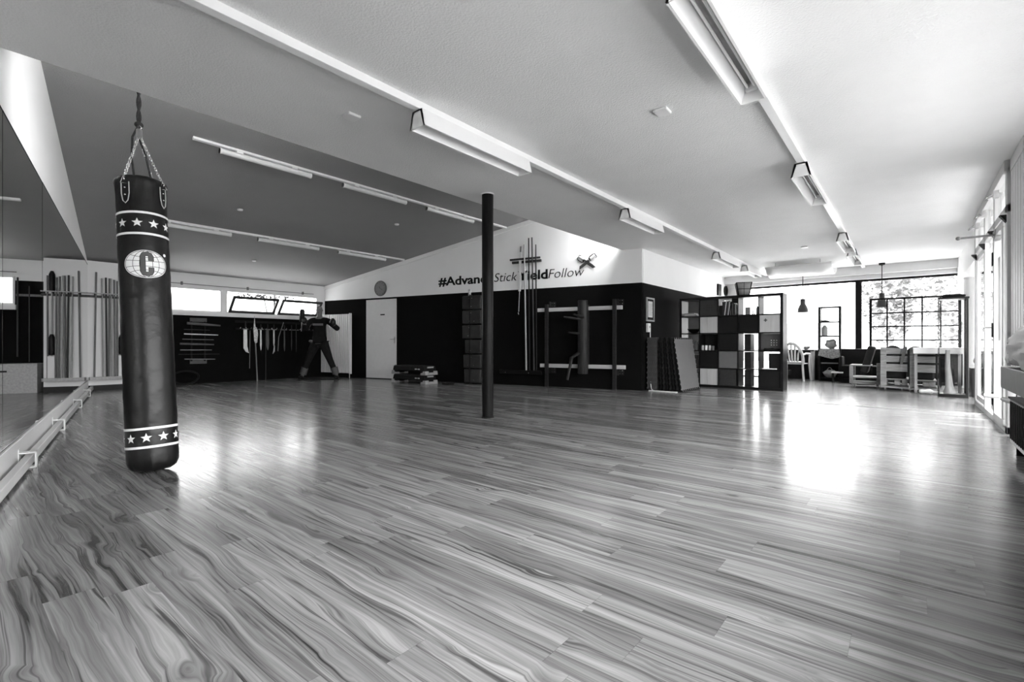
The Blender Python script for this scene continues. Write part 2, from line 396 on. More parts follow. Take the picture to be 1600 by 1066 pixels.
MB().box(.728, .74, 7.05, 7.2, .92, 1.8).build('inner_sash', M_alu, door, bevel=.004)
k = MB(); k.tube([(.76, 7.42, 2.08), (.43, 7.40, 2.08)], .012); k.ball((.43, 7.40, 2.08), .022); k.box(.72, .77, 7.34, 7.5, 2.03, 2.13)
tag(k.build('door_arm', M_grey), 'thin metal arm with ball tip sticking out above the glass door', 'door arm')
for i, (y, w_) in enumerate(((9.50, 'farthest'), (8.54, 'second farthest'), (7.64, 'third farthest'), (6.76, 'nearest'))):
    q = MB(); q.prism([(.745, 2.16), (.745, 2.08), (.69, 2.16)], y - .04, y + .04)
    tag(q.build('window_latch', M_blkm), 'small dark wedge latch under the transom rail, ' + w_ + ' of the four', 'window latch', 'wedge latches on the transom rail')
for i, (y, w_) in enumerate(((9.10, 'farthest'), (8.35, 'middle'), (7.3, 'nearest'))):
    q = MB(); q.tube([(.73, y, 2.5), (.66, y, 2.46), (.64, y + .05, 2.46), (.66, y + .08, 2.5), (.7, y + .05, 2.52)], .009)
    q.box(.7, .745, y - .02, y + .04, 2.46, 2.54)
    tag(q.build('curtain_hook', M_steel), 'curled metal hook on the window head, ' + w_ + ' of the three', 'hook', 'curled hooks above the glass wall')

# outside: terrace, garden wall, hedge and trees (all pale under the bright sky)
struct(MB().box(-60, 60, 14.6, 90, -.3, -.1).build('ground_outside', gm('pale_paving', .3, .8, var=.1), smooth=False))
struct(MB().box(2.0, 60, 6.3, 14.6, -.3, -.1).build('ground_terrace', gm('pale_paving', .3, .8), smooth=False))
struct(MB().box(1.1, 60, -30, 6.3, -.3, -.1).build('ground_bounce_cut', gm('bounce_cut_dark', .10, .9, var=.3), smooth=False))  # unseen dark ground, added to cut light bouncing up to the ceiling
tag(MB().box(2.2, 2.6, 6.0, 13.5, -.1, .70).build('planter_wall', gm('grey_planter', .06, .8), bevel=.02), 'long grey low wall outside, seen through the bottom of the glass wall', 'wall')
def foliage(name, c, r, n, label, parent_mat):
    q = MB(); rnd = random.Random(hash(name) % 1000 + int(c[0] * 10))
    for i in range(n):
        while True:
            p = Vector((rnd.uniform(-1, 1), rnd.uniform(-1, 1), rnd.uniform(-1, 1)))
            if .35 < p.length < 1: break
        p = Vector((c[0] + p.x * r[0], c[1] + p.y * r[1], c[2] + p.z * r[2]))
        s_ = rnd.uniform(.06, .14) * (r[0] * .35 if r[0] < 1 else 2.3) if r[0] > 1 else rnd.uniform(.03, .07)
        a = rnd.uniform(0, 6.28); b2 = rnd.uniform(-1, 1)
        u = Vector((math.cos(a), math.sin(a), b2)).normalized() * s_; w_ = Vector((-math.sin(a), math.cos(a), rnd.uniform(-.6, .6))).normalized() * s_ * .5
        q.add([p - u, p - w_, p + u, p + w_], [(0, 1, 2, 3)])
    return q.build(name, parent_mat, smooth=False)
M_leaf = gm('pale_leaves', .28, .7, var=.4)
for c, r, lab in (((-.9, 36, 4.2), (1.5, 2, 3.4), 'pale leafy tree outside, just right of the dark window post'), ((2.4, 34, 4.0), (2.4, 2, 3.9), 'wide pale tree outside, above the black grid screen'), ((7.0, 30, 3.6), (2.4, 2, 3.6), 'pale tree outside, behind the round white column')):
    t = thing('tree', lab, 'tree', (0, 0, 0))
    f_ = foliage('foliage', c, r, 2600, lab, M_leaf); f_.parent = t
    MB().tube([(c[0], c[1], -.2), (c[0] + .2, c[1], 2.4), (c[0], c[1], 4.6)], [.2, .14, .08]).build('trunk', M_woodm, t)
g_ = MB(); g_.box(-26, -3, 30, 30.3, -.2, 2.0)
for k in range(9): g_.box(-26 + k * 2.5, -25.8 + k * 2.5, 29.9, 30.0, 1.4, 2.2)
tag(g_.build('garden_wall', gm('pale_garden_wall', .16, .8)), 'pale low wall outside beyond the terrace', 'wall')
# fern-like leaves outside the tilted strip window
f_ = foliage('climbing_leaves', (-12.85, 5.4, 2.18), (.12, 1.0, .16), 380, '', gm('leaf_green', .025, .7, var=.4)); tag(f_, 'fringe of leaves hanging outside the tilted strip window', 'plant')
f_['kind'] = 'stuff'
struct(MB().box(-30, -12.55, -10, 30, -.3, -.1).build('ground_rear', gm('pale_paving', .3, .8), smooth=False))
MB().tube([(-12.85, 6.2, -.1), (-12.86, 5.6, 1.2), (-12.85, 5.4, 2.2)], .02).build('stem', M_woodm, f_)

# ------------------------------------------------------------------ door, clock, switch on the accent wall
ad = thing('door_1', '', ''); del ad['label'], ad['category']; ad['kind'] = 'structure'; ad.location = AW(5.985, 0, 0); ad.rotation_euler = (0, 0, AR)
MB().box(-.985, 0, -.03, 0, .02, 2.0).build('door_leaf', gm('grey_white_door_paint', .7, .5, var=.03), ad, bevel=.004)
MB().box(-.5, -.36, -.034, -.03, 1.6, 1.63).build('door_sign', M_blk, ad)
h = MB(); h.tube([(-.04, -.03, 1.0), (-.04, -.07, 1.0), (-.15, -.07, 1.0)], .009); h.box(-.06, -.02, -.036, -.03, .9, 1.06); h.build('door_handle', M_steel, ad)
ck = thing('wall_clock', 'round grey wall clock high on the wall above the pale door', 'clock', AW(6.494, 2.277, 0), AR)
rx = Matrix.Rotation(R(90), 4, 'X')
MB().lathe([(0, 0), (.19, 0), (.195, .03), (.185, .045), (.172, .045), (.168, .032), (0, .032)], 48, mx=rx).build('clock_case', gm('dark_clock_rim', .12, .35), ck)
MB().lathe([(0, .033), (.168, .034)], 48, mx=rx).build('clock_face', gm('grey_clock_face', .3, .6), ck)
for i in range(12):
    a = R(30 * i); MB().bar((math.sin(a) * .13, -.036, math.cos(a) * .13), (math.sin(a) * .155, -.036, math.cos(a) * .155), .012, .003).build('hour_mark', M_blk, ck)
for a, l_, w_ in ((R(118), .085, .014), (R(330), .05, .01)):
    MB().bar((0, -.04, 0), (math.sin(a) * l_, -.04, math.cos(a) * l_), w_, .003).build('clock_hand', M_blk, ck)
MB().lathe([(0, .05), (.172, .046)], 48, mx=rx).build('clock_glass', M_glass, ck)
sw = thing('light_switch', 'small white wall switch above the stacked black wall pads', 'switch', AW(3.85, 1.975, 0), AR)
MB().box(-.035, .035, -.012, 0, 0, .14).build('switch_plate', M_lgrey, sw, bevel=.003); MB().box(-.02, .02, -.02, -.012, .03, .11).build('rocker', M_whp, sw, bevel=.002)

# ------------------------------------------------------------------ lettering
def letters(name, s, height, width, offset, shear, parent, x, z, mat):
    cu = bpy.data.curves.new(name, 'FONT'); cu.body = s; cu.size = 1; cu.offset = offset; cu.shear = shear; cu.extrude = 0; cu.resolution_u = 4
    o = bpy.data.objects.new(name + '_tmp', cu); COL.objects.link(o); bpy.context.view_layer.update()
    me = bpy.data.meshes.new_from_object(o.evaluated_get(bpy.context.evaluated_depsgraph_get())); bpy.data.objects.remove(o)
    xs = [v.co.x for v in me.vertices]; x0, x1 = min(xs), max(xs); sx = width / (x1 - x0); sy = height / .73
    for v in me.vertices: v.co = Vector(((v.co.x - x0) * sx, 0, v.co.y * sy))
    me.name = name; me.materials.clear(); me.materials.append(mat)
    ob = bpy.data.objects.new(name, me); COL.objects.link(ob); ob.parent = parent; ob.location = (x, -.004, z)
    q = ob.modifiers.new('thickness', 'SOLIDIFY'); q.thickness = .003
    return ob
lt = thing('wall_lettering', 'black hashtag slogan lettering across the white upper wall behind the post', 'lettering', AW(4.716, 2.245, 0), AR)
M_vin = gm('black_vinyl', .006, .5)
for nm_, s, t0, t1, off, sh in (('advance_word', '#Advance', 4.716, 3.238, .028, 0), ('stick_word', 'Stick', 3.215, 2.645, -.006, .22), ('yield_word', 'Yield', 2.632, 1.931, .028, 0), ('follow_word', 'Follow', 1.915, 1.139, -.012, .22)):
    letters(nm_, s, .2, t0 - t1, off, sh, lt, 4.716 - t0, 0, M_vin)

# ------------------------------------------------------------------ crossed butterfly knives
def knife(ang, label):
    t = thing('butterfly_knife', label, 'knife', AW(1.072, 2.50, .02), AR)
    t.rotation_euler = (0, ang, AR)
    bl = MB(); bl.prism([(-.03, -.16), (.02, -.2), (.03, -.12), (.03, .06), (-.03, .06)], -.006, .006); bl.build('blade', gm('knife_steel', .12, .35, 1), t, bevel=.002)
    hd = MB(); hd.box(-.025, .025, -.016, .016, .07, .10); hd.tube([(-.03, 0, .07), (-.055, 0, .11), (-.055, 0, .19), (-.04, 0, .225), (.04, 0, .225), (.045, 0, .19)], .009); hd.build('guard', M_blk, t)
    MB().tube([(.01, 0, .09), (.01, 0, .22)], .018, 10).build('handle', M_lgrey, t); return t
k1 = knife(R(-55), 'butterfly knife on the white wall, its grip at the upper left of the crossed pair')
k2 = knife(R(55), 'butterfly knife on the white wall, its grip at the upper right of the crossed pair'); k2.location = AW(1.072, 2.50, .05)

# ------------------------------------------------------------------ long poles on wall rack
rk = thing('pole_rack', 'dark two-bar wall rack holding the long poles over the slogan', 'rack', AW(2.42, 0, 0), AR)
MB().box(-.36, .35, -.09, -.06, 2.66, 2.70).build('upper_bar', M_woodd, rk, bevel=.004)
MB().box(-.33, .35, -.05, -.0, 2.60, 2.65).build('rear_bar', M_woodd, rk, bevel=.004)
lg = MB(); lg.box(-.6, .4, -.11, 0, .24, .31); lg.box(-.6, .4, -.12, -.105, .31, .33); lg.build('foot_ledge', M_blk, rk, bevel=.003)
for x in (-.45, .1):
    MB().lathe([(0, 0), (.008, 0), (.006, .004), (0, .005)], 10, mx=Matrix.Translation((x, -.12, .275)) @ rx).build('screw', M_steel, rk)
for t0, t1, z0, z1, r_, m_, lab in ((2.379, 2.424, .312, 2.975, .016, M_woodv, 'tall light wooden pole, palest of the four floor-length rack poles'),
                                   (2.304, 2.319, .312, 3.10, .014, M_blk, 'black pole in the wall rack, directly right of the pale one'),
                                   (2.201, 2.245, .312, 3.106, .015, M_woodd, 'tallest dark pole in the wall rack, middle of the three dark ones'),
                                   (2.142, 2.156, .312, 2.949, .013, M_blk, 'shorter black pole at the right end of the wall rack')):
    q = MB(); q.tube([AW(t0, z0, .1 if r_ < .02 else .1), AW(t1, z1, .11)], [r_ * 1.25, r_ * .9], 12)
    tag(q.build('long_pole', m_), lab, 'pole', 'long poles in the wall rack')
sw_ = thing('hanging_sword', 'white-sheathed straight sword hanging at the left of the wall rack', 'sword', AW(2.55, 1.53, .075), AR)
q = MB(); q.bar((0, 0, .47), (.02, 0, 1.30), .055, .02); q.build('sheath', M_whp, sw_, bevel=.004)
MB().tube([(-.02, 0, .04), (0, 0, .47)], .009).build('blade', M_steel, sw_)
MB().tube([(-.02, 0, -.02), (-.035, 0, .01), (-.02, 0, .04), (-.005, 0, .01), (-.02, 0, -.02)], .008).build('tassel_ring', M_steel, sw_)
MB().tube([(.02, 0, 1.30), (.03, 0, 1.42)], .014).build('hilt', M_woodm, sw_)

# ------------------------------------------------------------------ wooden training dummy on its frame
dm = thing('wooden_dummy', 'dark wooden training dummy on two pale crossbars mounted on the black wall', 'training dummy', AW(1.2, 0, 0), AR)
# local x = right; t -> x = 1.2 - t
for z0, z1, x0, x1 in ((1.545, 1.62, -.925, .85), (.40, .475, -.865, .91)):
    MB().box(x0, x1, -.1, -.06, z0, z1).build('crossbar', gm('pale_bare_crossbar', .55, .5, var=.1, scale=4, stretch=(1, 6, 6)), dm, bevel=.003)
for x, zt in ((-.70, 1.69), (.71, 1.74)):
    q = MB(); q.box(x - .035, x + .035, -.16, -.101, 0.0, zt); q.build('upright', M_dark, dm, bevel=.004)
    for z in (1.68, .33):
        b = MB(); b.box(x + .045, x + .15, -.012, 0, z - .05, z + .07); b.box(x + .03, x + .05, -.1, 0, z - .05, z + .07); bo = b.build('bracket', M_blkm, dm, bevel=.002)
        for a1, a2 in ((.07, -.02), (.12, -.02), (.07, .04), (.12, .04)):
            MB().lathe([(0, 0), (.009, 0), (.006, .005), (0, .006)], 8, mx=Matrix.Translation((x + a1, -.012, z + a2)) @ rx).build('screw', M_chrome, bo)
q = MB(); q.lathe([(0, 0), (.095, 0), (.1, .01), (.1, 1.42), (.09, 1.43), (0, 1.43)], 28, (.12, -.26, .30)); q.build('trunk', gm('dark_varnished_trunk', .03, .35, var=.5, scale=7, stretch=(7, 7, .5)), dm)
MB().box(.06, .18, -.17, -.03, .38, 1.66).build('mounting_block', M_dark, dm, bevel=.004)
for p, q_ in (((.1, -.34, 1.36), (-.16, -.56, 1.40)), ((.16, -.34, 1.40), (.06, -.62, 1.44)), ((.08, -.32, 1.08), (-.02, -.66, 1.10))):
    MB().tube([p, ((p[0] + q_[0]) / 2, (p[1] + q_[1]) / 2, (p[2] + q_[2]) / 2), q_], [.026, .022, .015], 12).build('arm', M_dark, dm)
MB().tube([(.06, -.34, .70), (.0, -.55, .62), (-.06, -.62, .20)], [.034, .032, .024], 12).build('leg', gm('worn_dummy_leg', .02, .4, var=.3), dm)

# ------------------------------------------------------------------ stacked wall pads
wp = thing('wall_bag', 'column of six stacked black leather wall bags partly hidden by the post', 'wall bag', AW(3.9, 0, 0), AR)
for i in range(6):
    z0 = .03 + i * .322; dx = (.07 if i in (2,) else .03 if i == 1 else .05 if i == 0 else 0)
    def padf(dx=dx, z0=z0, i=i):
        q = MB(); nx, nz = 8, 8
        rnd = random.Random(i); ph = [rnd.uniform(0, 6) for _ in range(4)]
        q.box(.04 + dx, .52, -.3, -.0, z0, z0 + .3); return q
    o = padf().build('pad', gm('creased_black_leather', .03, .4, var=.3, scale=5, bump=.6, bscale=9), wp, bevel=.02)
    rnd = random.Random(i + 5)
    for k in range(3):
        MB().lathe([(0, 0), (.01, 0), (.007, .006), (0, .007)], 10, mx=Matrix.Translation((.18 + rnd.uniform(0, .2), -.3, z0 + rnd.choice((.06, .24)))) @ rx).build('rivet', M_chrome, o)
MB().box(.235, .25, -.308, -.2, .0, 1.96).build('strap', M_blkm, wp)

# ------------------------------------------------------------------ radiator
rd = thing('radiator', 'tall white column radiator on the black wall behind the dark mannequin', 'radiator', AW(8.0, 0, 0), AR)
q = MB()
for i in range(15): q.box(-.52 + i * .071, -.52 + i * .071 + .044, -.12, -.07, .12, 1.66)
q.box(-.52, .54, -.1, -.06, .13, .19); q.box(-.52, .54, -.1, -.06, 1.6, 1.65); q.build('column_panel', gm('radiator_white', .8, .4, var=.02), rd, bevel=.008)
MB().box(.52, .548, -.125, -.045, .10, 1.68).build('end_cover', gm('radiator_white', .8, .4), rd, bevel=.006)
for x in (-.4, .4):
    for z in (.3, 1.5): MB().box(x, x + .04, -.06, 0, z, z + .05).build('wall_bracket', M_lgrey, rd)
MB().tube([(.5, -.08, .12), (.5, -.08, .0)], .012).build('supply_pipe', M_lgrey, rd)

# ------------------------------------------------------------------ step platforms
def step(z, label):
    t = thing('step_platform', label, 'step platform', (-8.6, 6.90, z), R(3), 'stacked aerobic steps')
    q = MB(); q.prism([(-.50, .19), (-.55, .03), (-.42, .03), (-.38, .09), (.38, .09), (.42, .03), (.55, .03), (.50, .19)], -.17, .17); q.build('deck', M_blk, t, bevel=.008)
    MB().box(-.49, .49, -.155, .155, .188, .2).build('tread', M_blkm, t, bevel=.004)
    for sx in (-1, 1):
        f = MB()
        for sy in (-1, 1):
            f.prism([(sx * .57, 0), (sx * .40, 0), (sx * .41, .045), (sx * .47, .05), (sx * .48, .085), (sx * .555, .085)], sy * .13 - .055, sy * .13 + .055)
        f.box(min(sx * .5, sx * .57), max(sx * .5, sx * .57), -.1, .1, 0, .055)
        f.build('foot', gm('step_foot_grey', .27, .5), t, bevel=.006)
        MB().box(sx * .52 - .012, sx * .52 + .012, -.09, .09, .15, .185).build('end_plate', gm('step_foot_grey', .27, .5), t, bevel=.003)
    for x in (.22, .31): MB().box(x, x + .06, -.178, -.165, .115, .14).build('badge', M_lgrey, t)
step(0, 'black step platform with grey feet, lower of the two, standing on the floor')
step(.2, 'black step platform with grey feet, upper one lying on the other')
q = MB(); q.ball((-7.72, 7.1, .02), .11, 1.5, .8, .26, fn=lambda v: 1 + .2 * math.sin(7 * v.x + 3 * v.y)); tag(q.build('cloth_bundle', M_blkm), 'flat black bundle on the floor right of the step platforms', 'cloth')

# ------------------------------------------------------------------ supporting post
po = thing('post', 'tall round dark post standing in the middle of the floor', 'post', (-3.902, 4.242, 0))
MB().lathe([(.069, 0), (.069, CZ)], 40).build('shaft', M_post, po)
MB().lathe([(.071, 0), (.085, 0), (.085, CZ), (.071, CZ)], 40).v
MB().lathe([(.08, CZ - .012), (.08, CZ)], 40).build('ceiling_collar', M_trimw, po)
MB().lathe([(.078, 0), (.078, .012), (.07, .016)], 40).build('floor_collar', M_blk, po)

# ------------------------------------------------------------------ punching bag
BB = Vector((-4.048, .968, .012)); BT = Vector((-4.262, .944, 2.055)); BL = (BT - BB).length
zax = (BT - BB).normalized(); front = Vector((.973, -.232, 0)); yax = -(front - zax * front.dot(zax)).normalized(); xax = yax.cross(zax)
bag = thing('punching_bag', 'long black leather punching bag with white star bands hanging at the left', 'punching bag')
mw = Matrix((xax, yax, zax)).transposed().to_4x4(); mw.translation = BB; bag.matrix_world = mw
BR = .150
def bagr(z):
    if z < .09: return BR * math.sqrt(max(0, 1 - ((.09 - z) / .09) ** 2 * .42)) * (1.0)
    if z > BL - .05: return BR * (1 - .06 * ((z - BL + .05) / .05) ** 2)
    return BR * (1 - .035 * max(0, (z - 1.2)) )
prof = [(0, .004), (.06, 0), (.105, .004)] + [(bagr(z), z) for z in [.02, .04, .06, .09] + [.12 + i * .04 for i in range(int((BL - .2) / .04))] + [BL - .05, BL - .03, BL - .01]] + [(.125, BL), (.118, BL - .03), (.11, BL - .06), (0, BL - .065)]
def wr(a, z, r):
    if z < .09: return r * (1 + .014 * math.sin(11 * a + z * 5) + .009 * math.sin(23 * a))
    if z > BL - .2 and r > .12: k = (z - BL + .2) / .2; return r * (1 + .045 * k + k * (.016 * math.sin(7 * a + z * 30) + .014 * math.sin(17 * a - z * 22)))
    return r * (1 + .006 * math.sin(z * 38 + 2 * math.sin(a * 2)) + .004 * math.sin(z * 71 + 3 * a) + .004 * math.sin(z * 17 - 4 * a))
MB().lathe(prof, 72, fn=wr).build('bag_body', M_leather, bag, angle=70)
def bp(th, z, o=.003): r = bagr(z) * 1.004 + o; return (r * math.sin(th), -r * math.cos(th), z)
def band(z0, z1, name, a0=-math.pi, a1=math.pi, n=72, mat=M_print, o=.0025):
    q = MB(); q.grid(lambda u, v: bp(a0 + (a1 - a0) * u, z0 + (z1 - z0) * v, o), n, 2); return q.build(name, mat, bag)
def star(th, zc, rad, mat=M_print):
    q = MB(); pts = [(0, 0)]
    for k in range(10):
        r_ = rad if k % 2 == 0 else rad * .42; a = math.pi / 2 + k * math.pi / 5; pts.append((r_ * math.cos(a), r_ * math.sin(a)))
    mids = [(p[0] * .5, p[1] * .5) for p in pts[1:]]
    vs = [bp(th + x / BR, zc + y, .0035) for x, y in pts + mids]
    fs = []
    for k in range(10):
        j = (k + 1) % 10; fs += [(0, 11 + k, 11 + j), (11 + k, 1 + k, 1 + j, 11 + j)]
    q.add(vs, fs); return q.build('star', mat, bag)
for zc, hh in ((1.71, .075), (.232, .062)):
    band(zc + hh - .008, zc + hh + .008, 'white_band'); band(zc - hh - .008, zc - hh + .008, 'white_band')
    for k in range(10): star(R(-11.5 + 36 * k), zc, .033)
# globe badge with the letter
LC, LZ, LA, LB = R(4), 1.42, .128, .098
def lp(x, y, o): return bp(LC + x / BR, LZ + y, o)
q = MB(); q.grid(lambda u, v: lp(LA * u * math.cos(2 * math.pi * v), LB * u * math.sin(2 * math.pi * v), .003), 8, 56); q.build('globe_print', M_print, bag)
q = MB()
def ribbon(pts, w, o=.0045):
    n = len(pts); vs = []
    for i, (x, y) in enumerate(pts):
        a = pts[max(i - 1, 0)]; b = pts[min(i + 1, n - 1)]; dx, dy = b[0] - a[0], b[1] - a[1]; l_ = math.hypot(dx, dy) or 1
        vs += [lp(x - dy / l_ * w / 2, y + dx / l_ * w / 2, o), lp(x + dy / l_ * w / 2, y - dx / l_ * w / 2, o)]
    q.add(vs, [(2 * i, 2 * i + 1, 2 * i + 3, 2 * i + 2) for i in range(n - 1)])
ribbon([(LA * .94 * math.cos(t), LB * .94 * math.sin(t)) for t in [2 * math.pi * i / 48 for i in range(49)]], .003)
for f in (-.62, -.3, .3, .62): ribbon([(LA * .94 * f * math.cos(t), LB * .94 * math.sin(t)) for t in [-math.pi / 2 + math.pi * i / 20 for i in range(21)]], .0028)
for f in (-.62, -.22, .28, .66):
    hw = math.sqrt(1 - f * f) * .93; ribbon([(LA * hw * t, LB * (f * (1 - .3 * (1 - t * t)))) for t in [-1 + 2 * i / 20 for i in range(21)]], .0028)
q.build('globe_lines', M_blk, bag)
q = MB(); cx, w_ = .004, .03
cpts = [(cx + .023, .022), (cx + .023, .052), (cx + .017, .066), (cx, .071), (cx - .017, .066), (cx - .023, .052), (cx - .023, 0), (cx - .023, -.052), (cx - .017, -.066), (cx, -.071), (cx + .017, -.066), (cx + .023, -.052), (cx + .023, -.022)]
ribbon(cpts, .032, .0050); q.build('letter_outline', M_blk, bag)
q = MB(); ribbon(cpts, .025, .0060); q.build('letter_c', gm('print_grey', .08, .6), bag)
q = MB(); q.grid(lambda u, v: lp(.118 + .011 * u * math.cos(2 * math.pi * v), .078 + .011 * u * math.sin(2 * math.pi * v), .0035), 2, 20); q.build('registered_mark', M_print, bag)
# leather hanging loops, chains
hookl = mw.inverted() @ Vector((-4.330, .950, 2.393))
for i, a in enumerate((R(-35), R(54), R(145), R(234))):
    q = MB(); zt = BL - .04
    q.grid(lambda u, v: bp(a + (-.13 + .26 * u), zt - .155 + .14 * v, .006), 3, 4); lp_ = q.build('strap_loop', M_leather, bag)
    q = MB(); q.tube([bp(a - .17, zt - .02, .008), bp(a - .17, zt - .1, .008), bp(a - .11, zt - .15, .008), bp(a, zt - .168, .008), bp(a + .11, zt - .15, .008), bp(a + .17, zt - .1, .008), bp(a + .17, zt - .02, .008)], .0035, 8); q.build('loop_piping', M_lgrey, lp_)
    for dz in (.06, .11):
        q = MB(); c = Vector(bp(a, zt - dz, .008)); q.ball(c, .006, n=8, m=6); q.build('rivet', M_chrome, lp_)
    p0 = Vector(bp(a, zt + .0, .008)); p1 = hookl + Vector((.01 * math.sin(a), -.01 * math.cos(a), 0))
    q = MB(); q.tube([p0 + Vector((-.02, 0, -.03)), p0 + Vector((0, 0, .035)), p0 + Vector((.02, 0, -.03)), p0 + Vector((-.02, 0, -.03))], .003, 6); q.build('triangle_ring', M_chrome, bag)
    ch = MB(); d = p1 - p0; L_ = d.length; n = int(L_ / .022); dn = d.normalized()
    sx_ = dn.cross(Vector((0, 0, 1))).normalized(); sy_ = dn.cross(sx_)
    for k in range(n):
        c = p0 + d * ((k + .5) / n) ; s1 = sx_ if k % 2 else sy_
        ch.tube([c + dn * (.014 * math.cos(t)) + s1 * (.008 * math.sin(t)) for t in [2 * math.pi * j / 8 for j in range(9)]], .0026, 5, cap=False)
    ch.build('chain', M_chrome, bag)
sv = MB(); sv.lathe([(.012, 0), (.019, .006), (.019, .06), (.012, .068)], 16, tuple(hookl)); sv.tube([hookl + Vector((0, 0, .06)), hookl + Vector((.015, 0, .08)), hookl + Vector((0, 0, .105)), hookl + Vector((-.015, 0, .08)), hookl + Vector((0, 0, .06))], .004, 6)
sv.build('swivel', M_steel, bag)
tr_ = MB(); tr_.tube([hookl + Vector((0, 0, .1)), hookl + Vector((-.04, .0, 0)), hookl + Vector((-.05, .01, -.15)), hookl + Vector((-.035, .04, -.36))], .007, 8)
tr_.tube([hookl + Vector((0, 0, -.01)), hookl + Vector((.03, .03, -.1)), hookl + Vector((.07, .04, -.36))], .007, 8); tr_.build('safety_rope', M_rope, bag)
rt = slope_z(-4.36)
q = MB(); base = Vector((-4.362, .954, 0)); 
for ph in (0, math.pi):
    q.tube([base + Vector((.008 * math.cos(ph + z * 30), .008 * math.sin(ph + z * 30), z)) for z in [2.50 + i * .02 for i in range(int((rt - 2.50) / .02) + 2)]], .0085, 8)
q.ball(base + Vector((0, 0, 2.50)), .028, 1, 1, .8); q.tube([base + Vector((0, 0, 2.52)), base + Vector((0, 0, 2.46))], .012, 8)
tag(q.build('hanging_rope', M_rope), 'dark twisted rope knotted above the punching bag, running up to the ceiling', 'rope')

# ------------------------------------------------------------------ mirrors, backing board, low rail on the left wall
M_mir = bpy.data.materials.new('mirror_silver'); M_mir.use_nodes = True
b = M_mir.node_tree.nodes['Principled BSDF']; b.inputs['Base Color'].default_value = (.62, .62, .62, 1); b.inputs['Metallic'].default_value = 1; b.inputs['Roughness'].default_value = .0
for t0, t1, lab in ((-.95, .165, 'wall mirror panel at the left edge of the picture'), (.173, 1.90, 'wall mirror panel between the two dark joints on the left wall'), (1.908, 7.73, 'longest wall mirror panel, reaching towards the rack of sticks')):
    t = thing('wall_mirror', lab, 'mirror', MW((t0 + t1) / 2, 0, 0), MR, 'mirror panels along the left wall'); h = (t1 - t0) / 2
    MB().box(-h, h, .0, .012, .2, 2.375).build('backing', M_blk, t)
    MB().box(-h + .003, h - .003, .012, .016, .21, 2.37).build('mirror_glass', M_mir, t, smooth=False)
    MB().box(-h, h, 0, .0175, 2.37, 2.378).build('top_edge', M_blkm, t)
mb = MB(); obox(mb, MW, -1, 8.0, 0, .03, .03, .20); struct(mb.build('baseboard_left', M_trimw, bevel=.003))
rl = thing('low_rail', 'long pale square rail with white brackets along the foot of the mirror wall', 'rail', MW(0, 0, 0), MR)
MB().box(-7.8, .95, .055, .10, .02, .085).build('rail_bar', gm('pale_varnished_rail', .55, .35, var=.1, scale=3, stretch=(.6, 5, 5)), rl, bevel=.005)
for t in (.62, 2.5, 4.7, 6.5):
    q = MB(); x = -t
    q.box(x - .035, x + .035, .03, .036, .02, .14); q.box(x - .035, x + .035, .03, .125, .105, .115); q.box(x - .035, x + .035, .115, .125, .0, .115); q.box(x - .035, x + .035, .05, .125, .0, .01)
    q.build('rail_bracket', M_whp, rl, bevel=.002)

# ------------------------------------------------------------------ stick rack in the corner
sr = thing('stick_rack', 'white board with pole rail and bottom ledge in the corner past the mirrors', 'rack', (-12.2, 1.75, 0))
MB().prism([(0, .125), (.36, .05), (.36, .68), (0, .68)], .1, 2.45, axis='z').build('back_board', M_white, sr)
MB().prism([(0, .125), (.37, .05), (.37, .68), (0, .68)], 0, .1, axis='z').build('plinth', M_blk, sr)
MB().box(.36, .45, .08, .68, .2, .26).build('ledge', M_wood, sr, bevel=.004)
MB().box(.365, .372, .05, .67, .1, .2).build('ledge_board', M_trimw, sr)
MB().box(.40, .43, .0, .70, 1.83, 1.85).build('front_bar', M_wood, sr, bevel=.002)
MB().box(.36, .40, .0, .70, 1.76, 1.80).build('rear_bar', M_woodd, sr, bevel=.002)
q = MB()
for k in range(6): q.box(.36, .43, .03 + k * .125, .045 + k * .125, 1.8, 1.83)
q.build('divider', M_woodd, sr)
sticks = [(1.905, 1.935, 2.24, M_woodm), (2.035, 2.018, 2.13, M_woodv), (2.088, 2.075, 2.15, M_woodd), (2.118, 2.13, 2.14, M_woodm), (2.165, 2.15, 2.14, M_woodv), (2.21, 2.20, 2.12, M_woodm), (2.25, 2.245, 2.10, M_woodm), (2.36, 2.37, 2.13, M_woodm)]
for i, (y0, y1, z, m_) in enumerate(sticks):
    q = MB(); q.tube([(-11.79, y0, .26), (-11.815, y1, z)], .014, 10)
    tag(q.build('wooden_stick', m_), 'wooden stick on the white corner rack, ' + ORD[i] + ' one counting from the mirror', 'stick', 'sticks on the corner rack')
pd = thing('wrapped_staff', 'staff with two black wrapped sections on the corner rack, beside the punching bag', 'staff', (-11.79, 2.305, .262))
MB().tube([(0, 0, 0), (-.02, 0, 1.95)], .014, 10).build('shaft', M_woodv, pd)
for z0, z1 in ((.42, .80), (1.58, 1.95)):
    MB().lathe([(0, z0), (.04, z0), (.042, z0 + .02), (.042, z1 - .06), (.02, z1), (0, z1)], 16, (-.005 - .01 * z0, 0, 0)).build('grip_wrap', M_blk, pd)
MB().box(.0, .03, -.05, .05, 0, .40).build('paddle_blade', M_whp, pd, bevel=.004)
